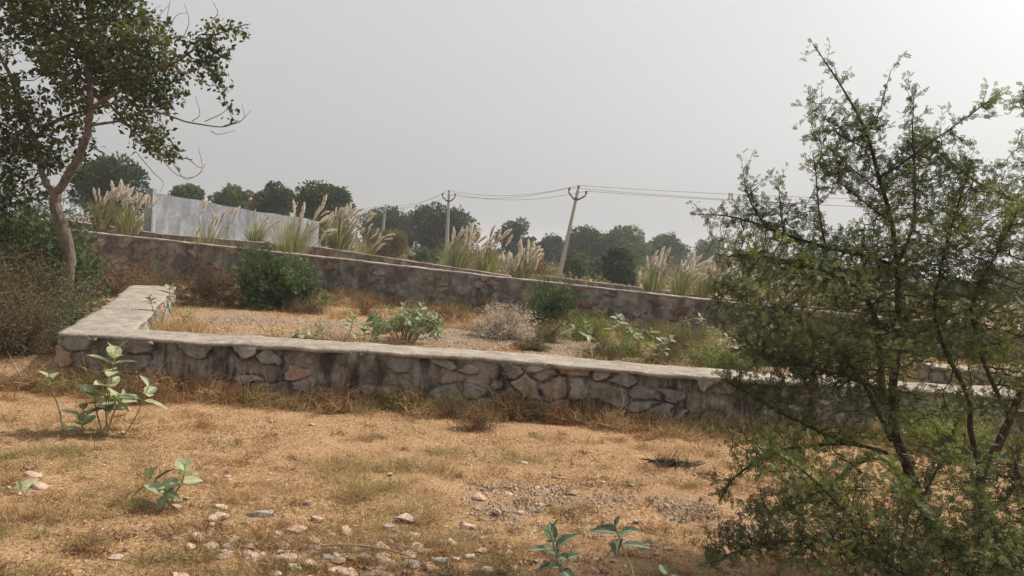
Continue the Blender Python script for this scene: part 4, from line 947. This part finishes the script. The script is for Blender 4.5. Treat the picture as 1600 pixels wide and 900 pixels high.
# left foreground
milkweed('milkweed sprig leaning in at the left edge of the photo', G(-15, 815), [(S((-22, 815, 4.7), (2, 790, 4.65), (30, 768, 4.6)), 1)], .15, 3, .006, 11, az0=.4)
g0 = G(268, 782); Yg = g0[1]
milkweed('small spreading milkweed on the dry ground, left', g0, [(S((262, 785, Yg), (252, 765, Yg), (240, 748, Yg), (232, 736, Yg)), .95), (S((268, 785, Yg), (275, 768, Yg), (285, 752, Yg-.05), (290, 728, Yg-.05)), 1.05), (S((265, 785, Yg), (258, 776, Yg-.1), (258, 766, Yg-.15)), .8)], .13, 3, .006, 21, az0=.2)
g0 = G(140, 676); Yg = g0[1]
milkweed('milkweed stem standing alone at the left of the tall group', G(98, 672), [(S((100, 676, Yg), (92, 640, Yg), (80, 605, Yg), (76, 588, Yg)), 1.0)], .17, 3, .007, 31, az0=.1)
milkweed('tallest branching milkweed in front of the wall corner', g0, [(S((165, 672, Yg+.1), (170, 630, Yg+.1), (176, 580, Yg+.1), (180, 548, Yg+.1)), 1), (S((160, 675, Yg), (150, 640, Yg), (146, 606, Yg)), .95), (S((128, 676, Yg-.1), (130, 655, Yg-.1), (130, 640, Yg-.1)), 1.0), (S((168, 675, Yg), (180, 640, Yg), (192, 622, Yg)), .75), (S((170, 676, Yg+.05), (165, 640, Yg+.05), (173, 590, Yg+.05)), .95)], .185, 4, .007, 41, az0=.5, tint=.75)
milkweed('milkweed stem leaning right at the right of the tall group', G(195, 678), [(S((193, 680, Yg), (210, 655, Yg), (222, 630, Yg), (232, 604, Yg)), 1)], .165, 3, .006, 51, az0=.3)
# on and behind the wall
milkweed('thin milkweed on the inner edge of the side wall', P(258, 500, 11.0), [(S((245, 505, 11), (238, 480, 11), (233, 465, 11)), .8), (S((252, 505, 11), (262, 475, 11), (266, 448, 11)), 1)], .19, 4, .008, 61, separate=False)
milkweed('low milkweed sprawling on the pebbles behind the wall, leftmost', P(480, 530, 11.6), [(S((470, 535, 11.6), (462, 522, 11.6)), 1), (S((480, 535, 11.6), (490, 525, 11.6)), 1), (S((505, 533, 11.6), (502, 518, 11.6)), 1)], .24, 3, .01, 71, separate=False)
milkweed('upright milkweed left of the big milkweed bush', P(545, 538, 11.8), [(S((535, 540, 11.8), (548, 515, 11.8), (552, 493, 11.8)), 1), (S((556, 540, 11.8), (558, 525, 11.8)), .9)], .24, 4, .01, 81, separate=False)
milkweed('very small milkweed between the upright one and the big bush', P(584, 540, 11.7), [(S((583, 543, 11.7), (584, 533, 11.7)), 1)], .2, 2, .008, 85, separate=False)
milkweed('lush low milkweed clump touching the left of the big bush', P(576, 528, 13), [(S((570, 530, 13), (568, 512, 13)), 1), (S((580, 530, 13), (585, 506, 13)), 1)], .26, 4, .01, 91, separate=False)
rr = np.random.default_rng(5); st = []
for i in range(40):
    a = rr.uniform(-1, 1); tx = 636+a*58; ty = 474+abs(a)**2*10+rr.uniform(0, 44); st.append((S((632+a*14, 540, 13), (634+a*30, 515, 13+rr.normal()*.2), (tx, ty, 13+rr.normal()*.35)), rr.uniform(.7, 1)))
milkweed('big bushy milkweed full of pale leaves in front of the long wall', P(632, 535, 13), st, .17, 6, .01, 101, separate=False)
rr = np.random.default_rng(9)
SMALL = [(905, 535, 12.5, 5), (1000, 545, 12.0, 6), (1030, 552, 11.8, 4), (960, 520, 14, 4), (1150, 560, 11.2, 5), (1085, 520, 14.5, 3), (683, 527, 13.5, 2), (296, 517, 11.5, 1), (1125, 540, 12.8, 4)]
SL = ['small milkweed on dry grass right of the dark dome bush', 'pale starry milkweed behind the coping right of centre', 'milkweed right beside the pale starry one', 'upright thin milkweed below the long wall, right of the dome bush', 'milkweed behind the coping at the thorn tree edge', 'small milkweed at the foot of the long wall near the thorn tree', 'tiny milkweed right of the big milkweed bush', 'tiny milkweed sprout just behind the front coping, left', 'leafy milkweed among green weeds by the thorn tree']
for (x_, y_, Y_, k), lab in zip(SMALL, SL):
    st = []
    for i in range(k):
        dx = rr.uniform(-22, 22)*(k > 1); st.append((S((x_+dx*.4, y_, Y_), (x_+dx, y_-rr.uniform(8, 32), Y_+rr.normal()*.15)), rr.uniform(.7, 1)))
    milkweed(lab, P(x_, y_, Y_), st, .19, 3, .009, 200+int(x_), separate=False)

# ---------------------------------------------------------------- rocks
def rockmat(name, c1, c2, c3):
    m, n, b, out = newmat(name); f = noise(n, 14, 6, .7); f2 = noise(n, 90, 4, .7)
    c = ramp(n, f, [(.3, c1), (.5, c2), (.72, c3)]); c = mixc(n, 1.0, c, ramp(n, f2, [(.25, g3(.75)), (.75, g3(1.2))]), 'MULTIPLY')
    n.links.new(c, b.inputs['Base Color']); bump(n, b, math2(n, 'ADD', f, f2), .6, .006); return m
RM = [rockmat('pale_rock', (.26, .20, .155), (.44, .35, .28), (.60, .50, .41)), rockmat('pinkish_rock', (.26, .17, .12), (.42, .29, .22), (.52, .40, .32)),
      rockmat('grey_rock', (.17, .15, .14), (.30, .27, .25), (.42, .38, .35)), rockmat('dark_rock', (.07, .055, .05), (.13, .105, .09), (.2, .165, .14))]
def rock_data(seed):
    r = random.Random(seed); bm = bmesh.new()
    for _ in range(15):
        v = Vector((r.gauss(0, 1), r.gauss(0, 1), r.gauss(0, 1))).normalized()*r.uniform(.75, 1.0); bm.verts.new((v.x*.5, v.y*.42, v.z*.30))
    bmesh.ops.convex_hull(bm, input=bm.verts)
    bmesh.ops.delete(bm, geom=[v for v in bm.verts if not v.link_faces], context='VERTS')
    bmesh.ops.bevel(bm, geom=list(bm.edges)+list(bm.verts), offset=.022, segments=1, affect='EDGES')
    bmesh.ops.triangulate(bm, faces=bm.faces)
    bmesh.ops.subdivide_edges(bm, edges=[e for e in bm.edges if e.calc_length() > .12], cuts=2, use_grid_fill=True)
    for v in bm.verts:
        q = v.co*4+Vector((seed*3.1, 0, 0)); v.co += v.co.normalized()*(mnoise.noise(q)*.035+mnoise.noise(q*3)*.018)
    me = bpy.data.meshes.new('rock'); bm.to_mesh(me); bm.free()
    return me
RD = []
for i in range(12):
    base_me = rock_data(i)
    row = []
    for m_ in RM:
        me = base_me.copy(); me.materials.append(m_); row.append(me)
    RD.append(row)
def rock(px, py, wpx, hpx, mat, label=None, group=None, k=None, name='rock'):
    g = G(px, py+hpx*.30); s = g[1]/FPX; k = random.randrange(12) if k is None else k
    o = bpy.data.objects.new(name, RD[k][mat]); C.objects.link(o)
    wd = wpx*s*1.22; o.scale = (wd, wd*random.uniform(.75, 1.0), max(.3*wd, hpx*s)/.6*1.1)
    o.rotation_euler = (random.uniform(-.2, .2), random.uniform(-.2, .2), random.uniform(-.6, .6))
    o.location = (g[0], g[1], float(g[2])+hpx*s*.10)
    tag(o, label, 'rock', group or 'loose rocks on the dry ground')
RK = [(450, 868, 42, 26, 0, 'big pale flat-topped rock in the middle of the stone scatter'), (462, 826, 36, 22, 1, 'pinkish rounded rock just above the big flat-topped one'), (435, 832, 22, 12, 0, 'small white-grey rock left of the pinkish rounded one'),
 (386, 852, 34, 16, 1, 'flat pinkish rock left of the big flat-topped one'), (351, 868, 36, 12, 0, 'long low pale rock at the left of the stone scatter'), (410, 866, 16, 14, 0, 'small pale upright rock left of the big flat-topped one'), (298, 852, 18, 13, 0, 'pale lone rock at the far left of the scatter'), (329, 852, 26, 11, 0, 'flat pale rock next to the far left one'),
 (331, 808, 20, 16, 0, 'pale pointed rock above the left of the scatter'), (633, 808, 36, 19, 0, 'wide white block of rock right of centre'), (606, 820, 30, 12, 2, 'low shadowed rock just left of the white block'), (540, 828, 38, 18, 1, 'sloping pinkish rock above the scatter middle'), (553, 820, 13, 10, 0, 'small round pale rock beside the sloping pinkish one'),
 (594, 852, 36, 20, 0, 'broken pale slab in the right part of the scatter'), (622, 852, 28, 22, 2, 'grey tilted wedge rock next to the broken slab'), (650, 857, 28, 22, 1, 'reddish blocky rock at the right of the scatter'), (555, 855, 24, 18, 0, 'triangular pale rock between the two scatter halves'), (529, 860, 20, 12, 1, 'slanted thin pink rock left of the triangular one'),
 (476, 876, 22, 14, 0, 'pale rock touching the right of the big flat-topped one'), (494, 857, 17, 10, 0, 'small pale rock upper right of the big flat-topped one'), (455, 845, 14, 10, 0, 'whitish pebble-like rock above the big flat-topped one'), (643, 836, 30, 12, 1, 'low pink rock under the white block'), (730, 820, 30, 20, 1, 'pinkish rock with a dark shaded side, right of the scatter'),
 (747, 775, 28, 18, 1, 'rounded pink rock alone in the middle ground'), (777, 802, 24, 14, 3, 'dark jagged clod right of the rounded pink rock'), (796, 862, 16, 20, 0, 'pale egg-shaped rock left of the near milkweed'), (762, 888, 22, 18, 0, 'pale pointed rock at the bottom, left of the near milkweed'), (783, 889, 18, 16, 1, 'pink stone beside the pale pointed one'),
 (695, 893, 24, 10, 0, 'flat pale stone cut by the bottom edge, centre'), (656, 724, 20, 8, 2, 'flat brown-grey stone in the middle ground'), (818, 722, 16, 12, 0, 'pale rounded stone in the middle ground below the wall'), (853, 738, 16, 10, 1, 'small pink block beside the flat slab'), (872, 745, 26, 8, 1, 'flat pinkish slab in the middle ground right of centre'),
 (609, 740, 12, 8, 0, 'small white stone left of the flat brown-grey one'), (645, 757, 7, 5, 0, 'tiny white stone below the flat brown-grey one'), (930, 890, 18, 14, 0, 'pale stone between the two near milkweeds'), (1014, 845, 20, 16, 3, 'dark reddish rock right of the near milkweeds'), (1045, 855, 20, 12, 1, 'pinkish stone beside the dark reddish rock'),
 (487, 662, 9, 8, 0, 'small pale stone on the ground under the wall'), (355, 743, 14, 7, 0, 'small pale stone right of the spreading milkweed'), (48, 740, 34, 12, 1, 'low pink rock at the left edge'), (60, 757, 34, 14, 1, 'reddish rock at the left beside the edge milkweed'), (180, 870, 24, 9, 0, 'flat pale stone in the lower left grass'), (345, 790, 26, 9, 0, 'flat pale stone above the pointed one'),
 (408, 798, 40, 20, 2, 'half buried grey boulder above the scatter'), (38, 588, 58, 34, 2, 'rounded grey boulder in the shade left of the wall'), (858, 788, 14, 10, 3, 'small black stone above the near milkweed'), (845, 788, 14, 8, 0, 'pale stone next to the small black one'), (275, 790, 18, 9, 0, 'pale stone under the spreading milkweed'), (1005, 836, 10, 8, 0, 'small pale stone above the dark reddish rock'),
 (430, 895, 26, 12, 0, 'pale stone at the bottom edge left of centre'), (540, 893, 50, 14, 1, 'wide flat pink slab at the bottom edge'), (590, 893, 28, 12, 1, 'pink stone right of the wide flat slab at the bottom'), (193, 675, 10, 5, 0, 'white pebble at the foot of the milkweed group'), (900, 636, 16, 5, 0, 'white stone lying on the weeds at the wall foot')]
for x_, y_, w_, h_, m_, lab in RK: rock(x_, y_, w_, h_, m_, lab)
for i in range(215):
    if i < 165: x_, y_ = random.gauss(520, 125), random.gauss(866, 24)
    elif i < 190: x_, y_ = random.gauss(900, 120), random.gauss(800, 45)
    else: x_, y_ = random.uniform(20, 1250), random.uniform(690, 890)
    y_ = min(y_, 915); w_ = random.choice([8, 10, 13, 16, 20, 26, 30] if i < 165 else [7, 9, 11, 14, 18]); 
    if y_ < 760: w_ *= .7
    rock(x_, y_, w_, w_*.6, random.choice([0, 0, 1, 1, 2]), 'small pale or pinkish loose stone lying in the dry grass', 'small stones in the dry grass', name='stone')
# pebbles as stuff
def scatter_px(n_, x0, x1, y0, y1):
    px = RNG.uniform(x0, x1, n_); py = RNG.uniform(y0, y1, n_); return G(px, py)
g = scatter_px(7000, 720, 1250, 720, 905)
m_ = fbm(g[:, 0]*2.3, g[:, 1]*2.3, 37) > .54; g = g[m_]
g2 = scatter_px(9000, 250, 900, 496, 560); g2 = g2[(g2[:, 1] > 10)]
g3_ = scatter_px(900, -100, 1250, 640, 905); g = np.concatenate([g, g2, g3_]); n_ = len(g)
tet = np.array([(-.5, -.3, -.1), (.5, -.35, 0), (.45, .4, -.1), (-.4, .45, 0), (0, -.1, .45), (.1, .2, .4)])
tf = np.array([(0, 1, 4), (1, 2, 4), (2, 5, 4), (2, 3, 5), (3, 0, 4), (3, 4, 5)])
V, F = scatter(tet, tf, g+np.array([0, 0, .004]), nrm(RNG.normal(size=(n_, 3))*np.array([1, 1, .2])), np.repeat([[0, 0, 1.0]], n_, 0), RNG.uniform(.008, .022, n_)*(1+.06*g[:, 1]))
A = Acc(); A.add(V, F, np.repeat(RNG.random(n_), 6)); m_peb, n, b, out = newmat('pebble')
n.links.new(ramp(n, attr(n, 'rnd'), [(0, (.13, .10, .085)), (.4, (.32, .23, .16)), (1, (.50, .39, .30))]), b.inputs['Base Color'])
tag(A.build('gravel', m_peb), 'fine pebbles strewn over the dry ground and the strip behind the wall', 'gravel', kind='stuff')

# clod of dark debris, fallen stick
p = G(1052, 726); A = Acc()
for i in range(140):
    c_ = p+np.array([np.clip(RNG.normal(), -1.5, 1.5)*.12, np.clip(RNG.normal(), -1.5, 1.5)*.05, .01]); d_ = nrm((rnd_dirs(1)*np.array([1, 1, .35]))) [0]
    limb(A, [c_, c_+d_*.05, c_+d_*RNG.uniform(.08, .16)], .006, .003, n=4, sides=3)
tag(A.build('debris_heap', B_DARK), 'flat heap of dark broken twigs and dung on the ground left of the thorn tree', 'debris')
A = Acc(); limb(A, [G(500, 866)+[0, 0, .05], G(550, 868)+[0, 0, .06], G(600, 872)+[0, 0, .05], G(640, 880)+[0, 0, .04]], .007, .004, n=20, sides=6)
tag(A.build('dry_stick', barkmat('pale_twig', (.2, .14, .09), (.38, .29, .2), 80)), 'long dry stick lying across the stone scatter', 'stick')

# ---------------------------------------------------------------- grass, litter and weeds : stuff
m_gr, n, b, out = newmat('dry_grass_blade')
r_ = attr(n, 'rnd'); tone = attr(n, 'tone')
dry = ramp(n, r_, [(0, (.22, .12, .06)), (.35, (.40, .25, .125)), (.7, (.54, .38, .21)), (1, (.66, .52, .33))])
gre = ramp(n, r_, [(0, (.10, .10, .04)), (.5, (.19, .19, .07)), (1, (.32, .29, .12))])
red = ramp(n, r_, [(0, (.12, .055, .03)), (.5, (.24, .125, .06)), (1, (.38, .22, .11))])
c = mixc(n, ramp(n, tone, [(.5, g3(0)), (.7, g3(1))]), dry, gre); c = mixc(n, ramp(n, tone, [(.22, g3(1)), (.4, g3(0))]), c, red)
n.links.new(c, b.inputs['Base Color']); b.inputs['Specular IOR Level'].default_value = .1
t = n.nodes.new('ShaderNodeBsdfTranslucent'); n.links.new(c, t.inputs[0]); s = n.nodes.new('ShaderNodeMixShader'); s.inputs[0].default_value = .3
n.links.new(b.outputs[0], s.inputs[1]); n.links.new(t.outputs[0], s.inputs[2]); n.links.new(s.outputs[0], out.inputs[0])

def turf(name, label, pos, hmin, hmax, wid, tone, lay=.6, kmul=1.0, bright=.5):
    n_ = len(pos); lean = RNG.normal(size=(n_, 3))*lay; lean[:, 2] = 1; d = nrm(lean)
    pos = pos.copy(); pos[:, 2] = gz(pos[:, 0], pos[:, 1])+gmicro(pos[:, 0], pos[:, 1])-.004
    hgt = RNG.uniform(hmin, hmax, n_)*kmul
    th = RNG.random(n_)*2*math.pi; side = np.stack([np.cos(th), np.sin(th), 0*th], -1)
    bend = RNG.normal(size=(n_, 3))*.35; bend[:, 2] = -.1
    p0 = pos; p1 = pos+d*hgt[:, None]*.5; p2 = pos+(d+bend)*hgt[:, None]
    pts = np.stack([p0, p1, p2], 1); wd = (wid*(.6+.8*RNG.random(n_)))[:, None]*np.array([[1, .8, .15]])*(1+.05*pos[:, 1:2])
    V, F = strips(pts, wd, side)
    o = mk(name, V, F, m_gr, fattr={'rnd': np.repeat(np.clip(RNG.normal(bright, .22, n_), 0, 1), 2), 'tone': np.repeat(tone, 2)})
    tag(o, label, 'grass', kind='stuff'); return o
N1 = 620000
g = scatter_px(N1, -260, 1860, 600, 1010); g = g[(g[:, 1] < 8.35) | (g[:, 0] < -5.1)]
bare = fbm(g[:, 0]*.9, g[:, 1]*1.3, 12, 4); keep = RNG.random(len(g)) < np.clip(.30+1.9*(bare-.40)*2.2, .12, 1)
stony = np.hypot((g[:, 0]-1.35)/1.9, (g[:, 1]-4.9)/.9) < .85
keep &= ~(stony & (RNG.random(len(g)) < .7)); g = g[keep]
gt = fbm(g[:, 0]*1.1+5, g[:, 1]*1.1, 55, 4)
tone = np.clip(.37+(gt-.53)*1.1+RNG.normal(size=len(g))*.10, 0, 1)
turf('dry_grass', 'short trampled straw-coloured grass covering the foreground', g, .014, .04, .0026, tone, 1.1, (.8+.9*sstep(gt, .5, .7))*(.6+1.3*sstep(fbm(g[:, 0]*4, g[:, 1]*4, 21, 3), .45, .7)), .60)
# weeds along the wall foot : rusty
def along(n_, poly, sx, off=0.0):
    t = RNG.random(n_)*(len(poly)-1); i = t.astype(int); f = (t-i)[:, None]; p = poly[i]*(1-f)+poly[i+1]*f
    return p
pol = np.array([[A1[0]-1.6, A1[1]-.2], [A1[0], A1[1]-.05]]+[list(q) for q in frt[:]])
p = along(120000, pol, 0); back_ = np.abs(RNG.exponential(.22, len(p))); p = np.stack([p[:, 0]+RNG.normal(size=len(p))*.05, p[:, 1]-.04-back_, np.zeros(len(p))], -1)
clp = fbm(p[:, 0]*1.6, p[:, 1]*1.4, 66, 4); k_ = RNG.random(len(p)) < sstep(clp, .30, .58); p = p[k_]; clp = clp[k_]; bb = back_[k_]
gx2 = fbm(p[:, 0]*.8, p[:, 1], 68, 3)
tone = np.clip(.20+(gx2-.45)*1.0+RNG.normal(size=len(p))*.12+.40*sstep(p[:, 0], .9, 2.6)*(RNG.random(len(p)) < .6), 0, 1)
hmul = (.25+.80*sstep(clp, .40, .68))*np.clip(1.1-bb*.9, .25, 1)
turf('wall_foot_weeds', 'rusty dry weeds and litter along the foot of the front wall', p, .04, .15, .003, tone, .6, hmul, .45)
# mounds of tangled dry stems at the wall foot
def tangle(name, label, ctr, rad, hgt, tone, n_each, ln=.09, wid=.004, br=.58):
    n_ = len(ctr)*n_each; k = np.repeat(np.arange(len(ctr)), n_each)
    d = rnd_dirs(n_, .1); d[:, 2] = np.abs(d[:, 2]); u = RNG.random(n_)**.45
    p0 = ctr[k]+d*u[:, None]*np.stack([rad[k], rad[k]*.6, hgt[k]], -1)
    a = nrm(RNG.normal(size=(n_, 3))*np.array([1, 1, .9])+np.array([0, 0, .35])); L = ln*(.4+1.2*RNG.random(n_)); bd = RNG.normal(size=(n_, 3))*.35
    pts = np.stack([p0, p0+a*L[:, None]*.35, p0+(a+bd*.6)*L[:, None]*.7, p0+(a+bd*1.5)*L[:, None]], 1)
    V, F = strips(pts, wid*(.5+RNG.random(n_))[:, None]*np.array([[1, .9, .7, .2]]), rnd_dirs(n_))
    o = mk(name, V, F, m_gr, fattr={'rnd': np.repeat(np.clip(RNG.normal(br, .27, n_), 0, 1), 3), 'tone': np.repeat(np.clip(tone[k]+RNG.normal(size=n_)*.08, 0, 1), 3)})
    tag(o, label, 'weeds', kind='stuff')
nc = 340; p = along(nc, pol, 0); off = RNG.exponential(.16, nc)+.03; c_ = np.stack([p[:, 0], p[:, 1]-off, gz(p[:, 0], p[:, 1]-off)], -1)
hh_ = (.06+.27*RNG.random(nc)**2)*np.clip(1.15-off*1.2, .3, 1)
tangle('dry_weed_tangle', 'tangled rusty and olive dry weeds heaped against the front wall foot', c_, .10+.16*RNG.random(nc), hh_, np.clip(RNG.choice([.15, .3, .38, .5, .66], nc, p=[.30, .22, .18, .14, .16])+.15*sstep(c_[:, 0], 1, 2.5), 0, 1), 200, .11, .0055)
nc = 60; gg = np.stack([RNG.normal(510, 130, nc), RNG.normal(866, 26, nc)]); gg = G(gg[0], gg[1]); tangle('stone_bed_weeds', 'green and straw weeds growing between the scattered stones', gg, .06+.10*RNG.random(nc), .02+.05*RNG.random(nc), RNG.choice([.25, .4, .62, .8], nc), 110, .05, .003)
nc = 420; gg = scatter_px(nc, -100, 1650, 650, 930); tangle('dark_litter', 'dark brown crumbs of dead stems lying in the grass', gg, .05+.13*RNG.random(nc), .008+.015*RNG.random(nc), np.full(nc, .12), 40, .035, .004, .05)
nc = 260; gg = scatter_px(nc, -100, 1650, 650, 920); tangle('dry_weed_litter', 'small flattened tufts of dry and green weeds scattered over the ground', gg, .06+.10*RNG.random(nc), .02+.05*RNG.random(nc)**2, RNG.choice([.2, .4, .6, .75], nc, p=[.3, .3, .2, .2]), 90, .05, .003)
# inside the enclosure and beyond
g = scatter_px(150000, -100, 1750, 455, 590); g = g[(g[:, 1] > 9.6) & (g[:, 1] < 20.3)]
arm = g[:, 0] > np.interp(g[:, 1], [8, 16.5], [-4.5, -7.6]); 
strip = (np.abs(g[:, 1]-(13.9-.05*g[:, 0]+.1)) < 1.7) & (g[:, 0] > -6.5) & (g[:, 0] < 4) & arm
keep = ~(strip & (RNG.random(len(g)) < .80)); keep &= RNG.random(len(g)) < np.clip((fbm(g[:, 0]*.8, g[:, 1]*.8, 13, 3)-.28)*3, .2, 1); g = g[keep]
gt = fbm(g[:, 0]*.7+5, g[:, 1]*.7, 57, 4); near_wall = sstep(g[:, 1], 15.5, 18)
tone = np.clip(.36+(gt-.47)*1.8+RNG.normal(size=len(g))*.08+.12*near_wall+.25*sstep(g[:, 0], .5, 3), 0, 1)
nc = 360; xx = RNG.uniform(-8.5, 8, nc); yy = np.interp(xx, bw[:, 0], fw[:, 1])-.15-RNG.exponential(.5, nc); k_ = (RNG.random(nc) < .5) & (xx > -4); yy = np.where(k_, RNG.uniform(10, 17, nc), yy)
k_ = ~((np.abs(yy-(13.9-.05*xx+.1)) < 1.5) & (xx < 3.5)); xx = xx[k_]; yy = yy[k_]; nc = len(xx)
tangle('enclosure_weeds', 'mounds of ochre, rusty and green weeds along the foot of the long wall', np.stack([xx, yy, gz(xx, yy)], -1), .2+.35*RNG.random(nc), .10+.40*RNG.random(nc)**2, np.clip(RNG.choice([.18, .38, .5, .62, .75], nc, p=[.2, .3, .2, .15, .15])+.12*sstep(xx, 1, 3), 0, 1), 170, .12, .009)
turf('enclosure_grass', 'ochre and olive dry grass behind the front wall', g, .05, .13, .004, tone, .6, .6+1.9*near_wall*RNG.random(len(g))+.8*sstep(gt, .5, .7), .5)
# straw tuft at the inner side of the side wall
p = P(262, 505, 10.9); q = np.array([p[0], 10.9, 0])+RNG.normal(size=(1800, 3))*np.array([.25, .45, 0])
turf('straw_tuft', 'tall pale straw grass on the inner side of the side wall', q, .2, .5, .006, np.clip(RNG.normal(.5, .1, 1800), 0, 1), .35, 1.0, .6)

# ---------------------------------------------------------------- haze
m = bpy.data.materials.new('haze_air'); m.use_nodes = True; n = m.node_tree; n.nodes.clear()
out = n.nodes.new('ShaderNodeOutputMaterial'); v = n.nodes.new('ShaderNodeVolumePrincipled')
v.inputs['Color'].default_value = (.93, .95, 1, 1); v.inputs['Density'].default_value = HAZE; v.inputs['Anisotropy'].default_value = .3
n.links.new(v.outputs[0], out.inputs['Volume'])
if HAZE > 0:
    A = Acc(); box(A, (0, 1270, 14), (3200, 2750, 34)); o = A.build('haze', m); tag(o, 'thin grey haze veiling the far trees', 'haze', kind='stuff')
